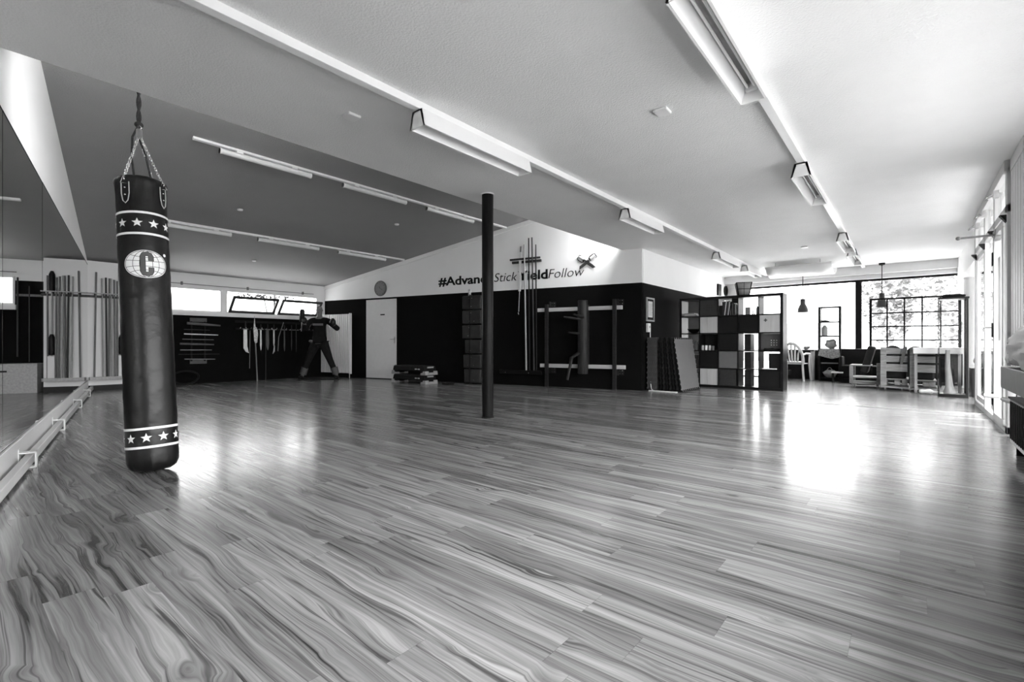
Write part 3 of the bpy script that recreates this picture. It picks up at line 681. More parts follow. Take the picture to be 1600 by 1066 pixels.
# hidden behind the bag, seen in the mirror: two poles, cabinet
rb = MB(); rb.box(-12.2, -12.14, 2.44, 2.9, 1.76, 1.80); tag(rb.build('pole_rail', M_woodm), 'brown rail on the black wall seen in the mirror', 'rail')
for i, (y, z0, z1) in enumerate(((2.871, .65, 2.1), (2.713, .55, 1.95))):
    q = MB(); q.tube([(-12.12, y, z0), (-12.12, y, z1)], .014 if i == 0 else .009, 10); tag(q.build('wall_stick', M_woodd), ('thick' if i == 0 else 'thin') + ' dark stick on the black wall, seen in the mirror', 'stick')
cb = thing('wooden_cabinet', 'pale wooden box cabinet with a slot handle, seen in the left mirror', 'cabinet', (-12.2, 2.62, 0))
q = MB(); q.box(.01, .40, -.12, .48, .0, .53); q.build('carcass', M_wood, cb, bevel=.004)
MB().box(.398, .403, .28, .42, .38, .41).build('handle_slot', M_blk, cb, bevel=.002)

# ------------------------------------------------------------------ weapon display on the strip-window wall
wd = thing('weapon_rack', 'horizontal weapon rack with two wooden end boards on the black window wall', 'rack', (-12.2, 3.73, 0))
MB().box(0, .025, -.16, .17, 1.37, 1.46).build('top_board', gm('rack_board', .07, .5), wd, bevel=.003); MB().box(0, .025, -.16, .17, .44, .53).build('bottom_board', gm('rack_board', .07, .5), wd, bevel=.003)
for y in (-.15, .11): MB().box(0, .04, y, y + .035, .5, 1.38).build('upright', M_blkm, wd, bevel=.003)
wl = [(3.50, 4.16, 1.335, 1.30, .03, gm('rack_wood_grey', .12, .5), 'thick grey wooden sword, topmost on the horizontal rack'),
      (3.45, 3.95, 1.20, 1.19, .01, M_woodd, 'thin dark stick, second from the top on the horizontal rack'),
      (3.45, 4.12, 1.10, 1.085, .014, gm('bright_steel', .9, .5), 'brightest white stick on the horizontal rack'),
      (3.42, 4.03, .985, .975, .011, M_woodm, 'thin brown stick just above the thick dark sword on the rack'),
      (3.37, 4.03, .885, .865, .024, gm('rack_wood_grey', .12, .5), 'thick wooden sword in the middle of the horizontal rack'),
      (3.38, 3.99, .75, .745, .012, gm('grey_rod', .25, .5), 'grey rod below the thick middle sword on the rack'),
      (3.35, 4.15, .655, .65, .007, M_woodd, 'thinnest dark rod, second from the bottom of the rack'),
      (3.46, 4.06, .55, .535, .011, gm('grey_rod', .25, .5), 'grey rod at the very bottom of the horizontal rack')]
for y0, y1, z0, z1, r_, m_, lab in wl:
    wx_ = -12.16 + r_ * .9
    q = MB(); q.tube([(wx_, y0, z0), (wx_, (y0 + y1) / 2, (z0 + z1) / 2), (wx_, y1, z1)], [r_, r_, r_ * .6], 8); tag(q.build('training_stick', m_), lab, 'stick', 'weapons on the horizontal rack')
# hanging swords
hr = thing('sword_rack', 'long black hook rail with hanging swords under the tilted windows', 'rack', (-12.2, 4.5, 0))
MB().box(0, .04, .0, 1.95, 1.22, 1.26).build('hook_rail', M_blkm, hr, bevel=.003); MB().box(0, .03, -.02, 1.95, 1.38, 1.44).build('upper_rail', M_blkm, hr, bevel=.003)
q = MB()
for k in range(16): q.tube([(.04, .08 + k * .12, 1.25), (.1, .08 + k * .12, 1.25), (.1, .08 + k * .12, 1.28)], .005, 6)
q.build('hook', M_steel, hr)
M_bl = gm('pale_blade', .4, .35, .6); M_bl2 = gm('dull_blade', .07, .4, .5)
def sword(y, ztop, zbot, w_, m_, lab, tip=0, hm=M_blk, name='hook_sword', cat='sword', guard=True):
    t = thing(name, lab, cat, (-12.09, y, 0), 0, 'swords hanging on the hook rail')
    q = MB(); q.prism([(-w_, 1.22), (-w_, zbot + .12), (-w_ * .4 + tip * .3, zbot + .03), (tip, zbot), (w_ * .6 + tip * .5, zbot + .03), (w_, zbot + .16), (w_ * .8, 1.22)], -.006, .006, axis='x'); q.build('blade', m_, t, bevel=.002)
    MB().tube([(0, 0, 1.23), (0, 0, ztop)], .016, 8).build('hilt', hm, t)
    if guard: MB().box(-.012, .012, -.06, .06, 1.225, 1.245).build('guard', M_grey, t, bevel=.003)
    return t
sword(4.68, 1.42, .66, .045, M_bl, 'broad pale machete, leftmost hanging on the hook rail', .09, M_dgrey)
sword(5.03, 1.36, .72, .02, gm('white_blade', .7, .4), 'slim bright white blade third along the hook rail', 0)
sword(5.19, 1.36, .72, .035, M_bl2, 'grey patterned scabbard hanging beside the slim white blade', 0)
sword(5.34, 1.36, .80, .02, M_bl, 'short pale dagger with a hanging tassel on the hook rail', 0)
sword(5.60, 1.36, .69, .018, M_bl2, 'dim narrow sword with a wide guard right of the tasselled dagger', 0)
sword(5.78, 1.36, .70, .012, M_bl2, 'thin dim blade near the right end of the hook rail', 0)
sword(5.90, 1.40, .66, .008, M_bl2, 'thinnest dim rapier at the right end of the hook rail', 0)
q = MB(); q.tube([(-12.06, 5.34, .84), (-12.06, 5.33, .70), (-12.06, 5.30, .64)], [.012, .022, .006], 8); tag(q.build('sword_tassel', gm('pale_tassel', .4, .8)), 'pale tassel dangling from the short pale dagger', 'tassel')
q = MB(); q.tube([(-12.05, 5.56, 1.42), (-12.05, 5.44, 1.05), (-12.05, 5.42, .70)], .01, 8); tag(q.build('bent_stick', M_woodm), 'bent brown stick slanting beside the tasselled dagger', 'stick')
gd = thing('halberd', 'long pole weapon with a broad pale blade, standing on the floor under the windows', 'halberd', (-12.0, 4.87, 0), 0)
MB().tube([(.03, .03, 0), (0, 0, .9)], .016, 10).build('shaft', M_woodm, gd)
q = MB(); q.prism([(-.05, 1.22), (-.03, .95), (.0, .88), (.04, .92), (.06, 1.1), (.05, 1.22), (.0, 1.30), (-.02, 1.56)], -.006, .006, axis='x'); q.build('blade', gm('mottled_blade', .4, .4, .4, var=.5, scale=30), gd, bevel=.002)
q = MB(); q.tube([(-12.08, 4.78, 1.2), (-12.08, 4.77, .30)], .009, 8); tag(q.build('thin_rod', M_woodm), 'thin short rod hanging just left of the pole with the broad blade', 'rod')
q = MB(); q.tube([(-12.03, 5.12, 1.2), (-12.03, 5.12, .0)], .007, 8); tag(q.build('floor_rod', M_woodd), 'very thin dark rod standing on the floor under the slim white blade', 'rod')
# coiled dark hoop on the floor behind the bag
q = MB(); q.tube([(-11.93 + .035 * math.sin(2 * t), 3.42 + .24 * math.cos(t), .16 + .14 * math.sin(t)) for t in [2 * math.pi * i / 40 for i in range(41)]], .022, 10)
tag(q.build('rubber_hoop', M_blkm), 'black rubber hoop leaning by the wall behind the punching bag', 'hoop')

# ------------------------------------------------------------------ mannequin
def skin_body(name, joints, edges, mat, parent, sub=2):
    me = bpy.data.meshes.new(name); me.from_pydata([j[0] for j in joints], edges, []); o = bpy.data.objects.new(name, me); COL.objects.link(o)
    o.modifiers.new('skin', 'SKIN'); 
    if not me.skin_vertices: me.attributes
    if len(me.skin_vertices) == 0:
        bpy.context.view_layer.objects.active = o; bpy.ops.mesh.customdata_skin_add()
    for i, (p, r) in enumerate(joints):
        me.skin_vertices[0].data[i].radius = r if isinstance(r, tuple) else (r, r)
    me.skin_vertices[0].data[0].use_root = True
    o.modifiers['skin'].use_smooth_shade = True; s_ = o.modifiers.new('sub', 'SUBSURF'); s_.levels = sub; s_.render_levels = sub
    me.materials.append(mat); o.parent = parent; return o
mn = thing('mannequin', 'life-size dark-clothed mannequin with pale head, legs apart, in front of the radiator', 'mannequin', (-11.2, 6.05, 0), R(46))
# local: +x = picture right, -y = towards camera
M_jac = gm('black_jacket_cloth', .008, .85, var=.3); M_trs = gm('charcoal_trousers', .012, .9, var=.3)
J = [((0, 0, .98), (.08, .05)), ((0, 0, 1.15), (.10, .07)), ((0, 0, 1.33), (.17, .115)), ((0, 0, 1.46), (.13, .09)), ((0, 0, 1.55), (.055, .055)), ((0, -.01, 1.66), (.07, .085)), ((0, -.01, 1.76), (.075, .09)), ((0, -.0, 1.82), (.05, .06)),
     ((.20, 0, 1.44), .07), ((.44, 0, 1.24), .055), ((.36, -.16, 1.38), .04), ((-.20, 0, 1.44), .07), ((-.32, -.08, 1.22), .055), ((-.30, -.2, 1.42), .04),
     ((.09, 0, .84), (.045, .045)), ((.25, -.03, .50), .065), ((.41, 0, .10), .045), ((.42, -.12, .04), .04),
     ((-.09, 0, .84), (.045, .045)), ((-.25, -.03, .50), .065), ((-.41, 0, .10), .045), ((-.42, -.12, .04), .04)]
E_ = [(0, 1), (1, 2), (2, 3), (3, 4), (4, 5), (5, 6), (6, 7), (3, 8), (8, 9), (9, 10), (3, 11), (11, 12), (12, 13), (0, 14), (14, 15), (15, 16), (16, 17), (0, 18), (18, 19), (19, 20), (20, 21)]
skin_body('body', J, E_, gm('pale_mannequin_skin', .13, .6), mn)
JJ = [((0, 0, .93), (.19, .15)), ((0, 0, 1.15), (.17, .13)), ((0, 0, 1.33), (.19, .135)), ((0, 0, 1.47), (.13, .10)), ((.21, 0, 1.45), .082), ((.45, 0, 1.24), .068), ((.38, -.14, 1.35), .052), ((-.21, 0, 1.45), .082), ((-.33, -.08, 1.22), .068), ((-.31, -.19, 1.38), .052)]
skin_body('jacket', JJ, [(0, 1), (1, 2), (2, 3), (3, 4), (4, 5), (5, 6), (3, 7), (7, 8), (8, 9)], M_jac, mn)
TT = [((0, 0, 1.0), (.175, .135)), ((.115, 0, .85), .125), ((.25, -.03, .50), .082), ((.40, 0, .14), .065), ((-.115, 0, .85), .125), ((-.25, -.03, .50), .082), ((-.40, 0, .14), .065)]
skin_body('trousers', TT, [(0, 1), (1, 2), (2, 3), (0, 4), (4, 5), (5, 6)], M_trs, mn)
MB().lathe([(.165, 0), (.178, .04), (.178, .12), (.165, .17)], 32, (0, 0, .90), fn=lambda a, z, r: r * (1 - .2 * abs(math.sin(a)))).build('belt', M_jac, mn)
for s_ in (-1, 1):
    MB().tube([(s_ * .345, -.0, .30), (s_ * .395, 0, .13)], [.085, .08], 14).build('shin_guard', gm('shin_guard_grey', .075, .6), mn)
    q = MB(); q.ball((s_ * .42, -.07, .055), .07, .8, 1.9, .78); q.build('shoe', M_blk, mn)
q = MB(); q.ball((.36, -.17, 1.41), .075, .9, 1, 1.35); q.ball((.31, -.2, 1.40), .03, 1, 1, 1.6); q.build('glove', M_leather, mn)
q = MB(); q.ball((-.30, -.2, 1.45), .07, .9, 1, 1.2); q.build('glove', M_leather, mn)
q = MB(); q.box(-.12, .12, -.158, -.128, 1.33, 1.38); q.build('chest_patch', gm('faded_print', .12, .6), mn, bevel=.003)
q = MB(); q.ball((-.17, -.13, .95), .04, 1.2, .5, .8); q.build('hip_pouch', gm('pouch_grey', .1, .5), mn)
f = MB(); f.ball((.0, -.105, 1.70), .014, .8, 1.4, 1.6, 10, 8)
f.build('nose', gm('pale_mannequin_skin', .13, .6), mn)
for s_ in (-1, 1):
    MB().ball((s_ * .076, 0, 1.71), .016, .4, .9, 1.5, 10, 8).build('ear', gm('pale_mannequin_skin', .13, .6), mn)
    MB().ball((s_ * .03, -.092, 1.72), .010, 1.3, .5, .7, 10, 8).build('eye', gm('eye_hollow', .05, .6), mn)
MB().ball((0, -.088, 1.65), .018, 1.3, .5, .35, 10, 8).build('mouth', gm('eye_hollow', .05, .6), mn)
q = MB(); q.box(-.5, .5, -.12, .12, 0, .012); q.build('base_plate', M_blkm, mn)
rc = MB(); rc.tube([(0, 0, -.30), (0, 0, -.06)], .012, 8, mi=1); rc.tube([(0, 0, -.06), (0, 0, .2), (0, 0, .24)], [.055, .058, .04], 16)
o = rc.build('padded_baton', [M_blk, M_steel]); o.parent = None; o.location = (-11.31, 5.66, 1.48); o.rotation_euler = (R(4), R(14), 0)
tag(o, 'short black padded baton slanting up from the mannequin\'s raised fist', 'baton')

# ------------------------------------------------------------------ corner of the partition: frame, socket, cable, mats
pf = thing('picture_frame', 'grey-framed certificate on the black side wall beside the shelf', 'picture frame', (-3.88, 8.87, 0))
q = MB(); frame_yz(q, 0, .025, -.18, .18, 1.32, 1.78, .03); q.build('frame', gm('silver_frame', .3, .4), pf, bevel=.003)
MB().box(0, .012, -.15, .15, 1.35, 1.75).build('mount', M_blkm, pf)
q = MB(); q.box(.012, .015, -.10, .10, 1.40, 1.71); q.build('paper', gm('certificate_paper', .6, .6), pf)
q = MB()
for k in range(9): q.box(.015, .016, -.08, .06 + .02 * (k % 3), 1.44 + k * .026, 1.446 + k * .026)
q.build('text_lines', M_grey, pf)
so = thing('wall_socket', 'white socket box low on the black side wall under the framed certificate', 'socket', (-3.88, 8.76, 1.11))
MB().box(0, .045, -.06, .06, 0, .17).build('housing', M_whp, so, bevel=.005); MB().lathe([(0, .0), (.022, .0), (.02, .012), (0, .012)], 16, mx=Matrix.Translation((.045, 0, .1)) @ Matrix.Rotation(R(90), 4, 'Y')).build('plug_hole', M_lgrey, so)
q = MB(); q.tube([(-3.83, 8.78, 1.14), (-3.83, 8.78, 1.0), (-3.82, 8.76, .6), (-3.80, 8.74, .35), (-3.77, 8.66, .15), (-3.72, 8.58, .04), (-3.66, 8.53, .012), (-3.6, 8.52, .008), (-3.55, 8.52, .008)], .008, 8); tag(q.build('power_cable', M_whp), 'white cable hanging from the wall socket down to the floor', 'cable')
ps = thing('power_strip', 'flat white power strip on the floor in front of the puzzle mats', 'power strip', (-3.42, 8.52, 0), R(-3))
MB().box(-.33, .22, -.025, .025, 0, .02).build('body', M_whp, ps, bevel=.006)
q = MB()
for k in range(4): q.lathe([(0, .0201), (.017, .0205), (.017, .021), (0, .0212)], 14, (-.2 + k * .1, 0, 0))
q.build('socket_hole', M_grey, ps)
def mat_mesh():
    n = 20; pts = []
    S = 1.0; th = .035
    def side(p0, p1, out):
        res = []
        for k in range(n):
            a = k / n; b_ = (k + 1) / n; d = Vector(p1) - Vector(p0); o_ = Vector(out) * .014
            sgn = 1 if k % 2 else -1
            res += [Vector(p0) + d * (a + .008 * sgn) + o_ * sgn, Vector(p0) + d * (b_ - .008 * sgn) + o_ * sgn]
        return res
    h = S / 2 - .015
    pts = side((-h, -h), (h, -h), (0, -1)) + side((h, -h), (h, h), (1, 0)) + side((h, h), (-h, h), (0, 1)) + side((-h, h), (-h, -h), (-1, 0))
    return [(p.x, p.y) for p in pts], th
mp_, th_ = mat_mesh()
M_matl = gm('grey_foam_mat', .125, .75, var=.05, bump=.2, bscale=80); M_matd = gm('dark_grey_foam_mat', .065, .8, var=.1); M_matb = gm('black_foam_mat', .008, .85)
N_ = 12
for i in range(N_):
    f = i / (N_ - 1); lean_top = -3.835 + (.48) * f ** 1.0; base = -3.835 + .62 * f
    if i < 5: base = -3.835 + .038 * i; lean_top = -3.835 + .038 * i
    else: base = -3.645 + .063 * (i - 4) ; lean_top = -3.645 + .042 * (i - 4)
    front_m = M_matl if i == N_ - 1 else (M_matd if i % 2 == 0 or i < 5 else M_matb); edge = M_matd if i < 5 else (M_matb if i % 2 else gm('charcoal_foam_mat', .02, .85))
    q = MB(); q.prism(mp_, 0, .032, 0, axis='z'); nf = len(q.f); q.m = [0, 1] + [0] * (nf - 2)
    o = q.build('puzzle_mat', [edge, front_m if i == N_ - 1 else edge], smooth=False)
    ang = math.asin(min(.99, (base - lean_top) / 1.0))
    # mat local z -> world +x ; local y -> up
    rot = Matrix(((0, 0, 1), (1, 0, 0), (0, 1, 0))).to_4x4()
    o.matrix_world = Matrix.Translation((base, 9.13, .008)) @ Matrix.Rotation(-ang, 4, 'Y') @ Matrix.Translation((0, 0, .5)) @ rot
    lab = 'dark grey foam mat in the upright stack by the side wall, ' + ORD[i] + ' from the wall' if i < 5 else ('grey-faced foam puzzle mat, outermost of the leaning stack' if i == N_ - 1 else 'black foam puzzle mat in the leaning stack, ' + ORD[i - 5] + ' after the upright ones')
    tag(o, lab, 'foam mat', 'foam puzzle mats by the shelf')

# ------------------------------------------------------------------ cube shelf and contents
SX0, SX1, SY0, SY1 = -3.745, -1.80, 10.07, 10.46; SW = SX1 - SX0
sh = thing('cube_shelf', 'large black open cube shelf of five by five compartments standing as a divider', 'shelf', (0, 0, 0))
o_ = .05; t_ = .018; cell = (SW - 2 * o_ - 4 * t_) / 5; HZ = 1.84; cellz = (HZ - 2 * o_ - 4 * t_) / 5
q = MB(); q.box(SX0, SX1, SY0, SY1, HZ - o_, HZ); q.box(SX0, SX1, SY0, SY1, 0, o_); q.box(SX0, SX0 + o_, SY0, SY1, o_, HZ - o_); q.box(SX1 - o_, SX1, SY0, SY1, o_, HZ - o_); q.build('outer_frame', M_blk, sh, bevel=.002)
def cx(c): return SX0 + o_ + c * (cell + t_)
def cz(r): return HZ - o_ - (r + 1) * cellz - r * t_
for c in range(1, 5): MB().box(cx(c) - t_, cx(c), SY0 + .002, SY1 - .002, o_, HZ - o_).build('divider', M_blk, sh)
for r in range(4):
    for c in range(5): MB().box(cx(c), cx(c) + cell, SY0 + .002, SY1 - .002, cz(r) - t_, cz(r)).build('shelf_board', M_blk, sh)
M_bin = gm('pale_bin_fabric', .5, .7, var=.08, scale=4, stretch=(6, 6, .4)); M_binb = gm('black_bin_fabric', .01, .8); M_bing = gm('grey_bin_fabric', .13, .7, var=.06)
def bin_(c, r, m_, lab, extra=None, w=.99, y0=.01):
    x0, z0 = cx(c), cz(r); t = thing('storage_box', lab, 'storage box', (x0 + cell / 2, SY0 + y0, z0), 0)
    a = cell * w / 2
    MB().box(-a, a, 0, .36, .0, cellz - .006).build('box_body', m_, t, bevel=.006)
    if extra == 'seam': MB().box(-.03, -.022, -.003, 0, .01, cellz - .02).build('front_seam', M_lgrey, t)
    if extra == 'grip': MB().box(-.05, .05, -.004, 0, cellz * .62, cellz * .7).build('grip', M_steel, t, bevel=.003)
    if extra == 'cross':
        k = MB(); k.box(-.1, -.04, -.004, 0, cellz * .66, cellz * .72); k.box(-.08, -.06, -.004, 0, cellz * .6, cellz * .78); k.build('cross_mark', gm('cross_grey', .1, .6), t); MB().box(.02, .026, -.003, 0, .01, cellz - .02).build('front_seam', M_lgrey, t)
    if extra == 'motif':
        k = MB()
        for a_ in range(3):
            for b__ in range(3): k.box(-.05 + a_ * .045, -.02 + a_ * .045, -.004, 0, .1 + b__ * .05, .13 + b__ * .05)
        k.box(-.05, .07, -.003, 0, .11, .115); k.box(-.05, .07, -.003, 0, .16, .165); k.box(-.05, .07, -.003, 0, .21, .215); k.box(-.04, -.035, -.003, 0, .1, .23); k.build('motif', M_dgrey, t)
    return t
bin_(1, 0, gm('dark_grey_bin', .04, .6), 'dark grey box with a faint square motif in the top shelf row', 'motif')
bin_(1, 1, M_bin, 'pale box with a vertical seam, left one in the second shelf row', 'seam')
bin_(2, 1, M_binb, 'black box directly below the row of books'); bin_(3, 1, M_binb, 'black box left of the pale box with a cross')
bin_(4, 1, M_bin, 'pale first-aid box with a grey cross in the second shelf row', 'cross')
bin_(2, 2, M_binb, 'black box in the middle of the third shelf row'); bin_(1, 3, M_binb, 'black box in the fourth shelf row beside the leaning mats')
bin_(2, 3, M_bing, 'mid grey box in the fourth shelf row'); bin_(1, 4, M_bin, 'pale box in the bottom shelf row beside the leaning mats', 'seam')
bin_(2, 4, M_dgrey, 'dark grey box in the bottom shelf row, right of the pale one', w=.86); bin_(4, 4, M_binb, 'black box in the bottom right shelf corner')
bin_(4, 2, gm('dotted_bin', .1, .6), 'grey box with small white dots at the right of the third shelf row', y0=.12)
k = MB()
for a_ in range(3):
    for b__ in range(3): k.box(cx(4) + .16 + a_ * .04, cx(4) + .175 + a_ * .04, SY0 + .117, SY0 + .121, cz(2) + .1 + b__ * .04, cz(2) + .115 + b__ * .04)
t = [o for o in COL.objects if o.get('label', '').startswith('grey box with small white dots')][0]
for a_ in range(3):
    for b__ in range(3): MB().box(.0 + a_ * .045, .016 + a_ * .045, -.004, 0, .1 + b__ * .045, .116 + b__ * .045).build('white_dot', M_whp, t)
# books
rnd = random.Random(3); x = cx(2) + .012; i = 0
bl = [(.05, .20, M_blkm, 'thick short black'), (.022, .27, M_dgrey, 'dark grey'), (.02, .29, M_whp, 'tall white'), (.026, .28, M_dgrey, 'tall dark'), (.018, .29, gm('book_grey', .15, .6), 'slim mid grey'), (.016, .28, M_whp, 'slim white'), (.024, .27, M_blkm, 'black'), (.016, .22, M_lgrey, 'short pale grey'), (.022, .23, M_dgrey, 'short dark grey'), (.016, .22, gm('book_grey', .15, .6), 'short slim grey'), (.026, .22, M_blkm, 'short black'), (.014, .21, M_lgrey, 'shortest pale')]
for w_, h_, m_, nm_ in bl:
    t = thing('book', nm_ + ' book in the top shelf row, ' + ORD[i] + ' from the left', 'book', (x, SY0 + .03, cz(0)), 0, 'books in the top shelf row')
    q = MB(); q.box(0, w_, 0, .004, 0, h_); q.box(0, .003, 0, .18, 0, h_); q.box(w_ - .003, w_, 0, .18, 0, h_); q.build('cover', m_, t); MB().box(.003, w_ - .003, .004, .175, .004, h_ - .004).build('pages', M_lgrey, t)
    if 2 <= i <= 6: t.rotation_euler = (0, R(7), 0)
    x += w_ + (.002 if i != 1 else .012); i += 1
for k in range(3):
    q = MB(); q.box(cx(2) + cell - .12, cx(2) + cell - .005, SY0 + .05, SY0 + .25, cz(0) + .245 + k * .028, cz(0) + .269 + k * .028)
    tag(q.build('magazine', (M_blkm, M_dgrey, M_blkm)[k]), 'dark magazine lying over the books, ' + ('lowest', 'middle', 'top')[k] + ' of three', 'magazine', 'magazines over the books')
def small(name, mb_, m_, lab, cat, grp=None): return tag(mb_.build(name, m_, bevel=0), lab, cat, grp)
q = MB(); q.lathe([(0, 0), (.05, 0), (.11, .05), (.14, .09), (.13, .09), (.10, .05), (0, .02)], 24, (cx(0) + .2, SY0 + .18, cz(1))); small('bowl', q, M_blk, 'black bowl in the leftmost column, second shelf row', 'bowl')
for k, (w_, m_) in enumerate(((.26, M_grey), (.24, M_lgrey), (.2, M_grey))):
    q = MB(); q.box(cx(0) + .04, cx(0) + .04 + w_, SY0 + .05, SY0 + .3, cz(0) + k * .025, cz(0) + k * .025 + .023); small('folded_towel', q, m_, 'folded grey cloth in the top left compartment, ' + ('lowest', 'middle', 'top')[k] + ' of the pile', 'cloth', 'folded cloths in the top left compartment')
q = MB(); q.lathe([(0, 0), (.045, 0), (.05, .12), (.03, .16), (.03, .19), (0, .19)], 20, (cx(0) + .27, SY0 + .12, cz(2))); small('jar', q, M_grey, 'grey jar in the leftmost column, third shelf row', 'jar')
q = MB(); q.box(cx(0) + .03, cx(0) + .3, SY0 + .02, SY0 + .35, cz(3), cz(3) + .25); small('carton', q, M_dgrey, 'dark carton behind the mats in the fourth shelf row', 'box')
q = MB(); q.box(cx(0) + .03, cx(0) + .3, SY0 + .02, SY0 + .35, cz(4), cz(4) + .25); small('carton', q, M_dgrey, 'dark carton behind the mats in the bottom shelf row', 'box')
q = MB(); q.box(cx(3) + .1, cx(3) + .19, SY0 + .1, SY0 + .11, cz(0), cz(0) + .15); small('photo_card', q, gm('speckled_card', .25, .6, var=.6, scale=60), 'speckled card standing in the fourth compartment of the top row', 'card')
q = MB(); q.lathe([(0, 0), (.022, 0), (.022, .12), (.012, .14), (.012, .16), (0, .16)], 16, (cx(3) + .32, SY0 + .1, cz(0))); small('bottle', q, M_grey, 'small grey bottle at the right of the fourth top compartment', 'bottle')
for k in range(2):
    q = MB(); q.tube([(cx(3) + .235 + k * .03, SY0 + .1, cz(0)), (cx(3) + .24 + k * .03, SY0 + .1, cz(0) + .09 - k * .02)], [.012, .008], 10); small('figurine', q, M_lgrey, ('taller' if k == 0 else 'shorter') + ' pale figurine between the speckled card and the small bottle', 'figurine')
for k, (dx, s_) in enumerate(((.04, 1), (.11, 1), (.18, 1), (.25, .9))):
    q = MB(); q.lathe([(0, 0), (.028 * s_, 0), (.03 * s_, .09 * s_), (.026 * s_, .1 * s_), (0, .1 * s_)], 16, (cx(1) + dx, SY0 + .06, cz(2))); small('glass_jar', q, (M_lgrey, M_whp, M_lgrey, M_grey)[k], 'pale jar in the third shelf row above the black box, ' + ORD[k] + ' from the left', 'jar', 'jars in the third shelf row')
q = MB(); q.box(cx(1), cx(1) + cell, SY1 - .03, SY1 - .02, cz(2), cz(2) + cellz - .002); small('back_panel', q, M_dgrey, 'dark grey panel closing the back of the jar compartment', 'panel')
for r in (2, 3, 4):
    q = MB(); q.box(cx(3) + .09, cx(3) + .2, SY1 - .3, SY1 - .02, cz(r), cz(r) + cellz - .01); small('wooden_block', q, M_dark, 'dark wooden divider block in the fourth column, ' + {2: 'third', 3: 'fourth', 4: 'bottom'}[r] + ' shelf row', 'divider')
q = MB(); q.ball((cx(4) + .18, SY0 + .07, cz(2) + .02), .1, 1.5, .5, .3, fn=lambda v: 1 + .25 * math.sin(9 * v.x)); small('dark_cloth', q, M_blkm, 'crumpled black cloth in front of the dotted box', 'cloth')
q = MB(); q.box(cx(4) + .16, cx(4) + cell - .004, SY0 + .02, SY0 + .34, cz(3), cz(3) + .30); small('carton', q, M_blk, 'black carton at the right of the fourth shelf row', 'box')
q = MB(); q.box(cx(4) + .05, cx(4) + .3, SY0 + .0, SY0 + .018, cz(3), cz(3) + .02); small('ruler', q, M_whp, 'white strip on the shelf edge before the black carton', 'strip')
# lantern lamp on top
ln = thing('lantern', 'black framed flared lantern shade standing on the cube shelf', 'lantern', (-2.53, 10.25, HZ), R(20))
q = MB(); B_, T_, H_ = .095, .135, .25
for s1, s2 in ((-1, -1), (1, -1), (1, 1), (-1, 1)): q.bar((s1 * B_, s2 * B_, 0), (s1 * T_, s2 * T_, H_), .014, .014)
for z, w_ in ((.007, B_), (H_ / 2, (B_ + T_) / 2), (H_, T_)):
    for a_, b__ in (((-1, -1), (1, -1)), ((1, -1), (1, 1)), ((1, 1), (-1, 1)), ((-1, 1), (-1, -1))): q.bar((a_[0] * w_, a_[1] * w_, z), (b__[0] * w_, b__[1] * w_, z), .01 if z == H_ / 2 else .018, .012)
for a_ in (0, 90, 180, 270):
    mx = Matrix.Rotation(R(a_), 3, 'Z'); q.bar(mx @ Vector((0, -B_, 0)), mx @ Vector((0, -T_, H_)), .008, .008)
q.build('frame', M_blk, ln)
q = MB(); q.add([(s1 * w_, s2 * w_, z) for w_, z in ((B_, .01), (T_, H_)) for s1, s2 in ((-1, -1), (1, -1), (1, 1), (-1, 1))], [(0, 1, 5, 4), (1, 2, 6, 5), (2, 3, 7, 6), (3, 0, 4, 7)]); q.build('shade', gm('grey_paper_shade', .3, .8), ln, solid=.003)
# items on side wall above shelf
q = MB(); q.box(-3.88, -3.84, 13.1, 13.36, 2.16, 2.46); tag(q.build('dark_picture', M_blk), 'small dark picture high on the white wall behind the shelf', 'picture')
c2 = thing('small_clock', 'small white round clock with dark rim high on the wall behind the shelf', 'clock', (-3.88, 13.82, 2.33), 0)
ry = Matrix.Rotation(R(90), 4, 'Y'); MB().lathe([(0, 0), (.13, 0), (.135, .04), (.12, .045), (0, .045)], 32, mx=ry).build('clock_case', M_blk, c2); MB().lathe([(0, .046), (.115, .046)], 32, mx=ry).build('clock_face', M_whp, c2)
MB().bar((.05, 0, 0), (.05, .05, .04), .01, .003).build('clock_hand', M_blk, c2)

# ------------------------------------------------------------------ ceiling luminaires
def trough(L_, label, x, y0):
    t = thing('ceiling_light', label, 'ceiling light', (x, y0, 0), 0, 'trough lights on the ceiling track')
    zt, zb = 2.63, 2.50; a, b_ = .055, .085
    q = MB()  # housing: open-bottom trough
    for s_ in (-1, 1): q.add([(s_ * a, 0, zt), (s_ * b_, 0, zb), (s_ * (b_ - .014), 0, zb), (s_ * (a - .02), 0, zt - .01), (s_ * a, L_, zt), (s_ * b_, L_, zb), (s_ * (b_ - .014), L_, zb), (s_ * (a - .02), L_, zt - .01)], [(0, 1, 2, 3), (4, 5, 6, 7), (0, 1, 5, 4), (1, 2, 6, 5), (2, 3, 7, 6)])
    q.box(-a, a, 0, L_, zt - .012, zt)
    q.prism([(-a, zt), (a, zt), (b_, zb), (-b_, zb)], 0, .012); q.prism([(-a, zt), (a, zt), (b_, zb), (-b_, zb)], L_ - .012, L_)
    q.build('housing', M_lampw, t, smooth=False)
    MB().add([(-.04, .012, zt - .02), (.04, .012, zt - .02), (.04, L_ - .012, zt - .02), (-.04, L_ - .012, zt - .02)], [(0, 1, 2, 3)]).build('reflector', gm('aluminium_reflector', .45, .35, .6), t, solid=.002)
    for dx in (-.022, .022): MB().tube([(dx, .03, zt - .045), (dx, L_ - .03, zt - .045)], .008, 10).build('tube', M_tube, t)
    for y in (.02, L_ - .05): MB().box(-.035, .035, y, y + .03, zt - .065, zt - .02).build('lamp_holder', M_whp, t)
    return t
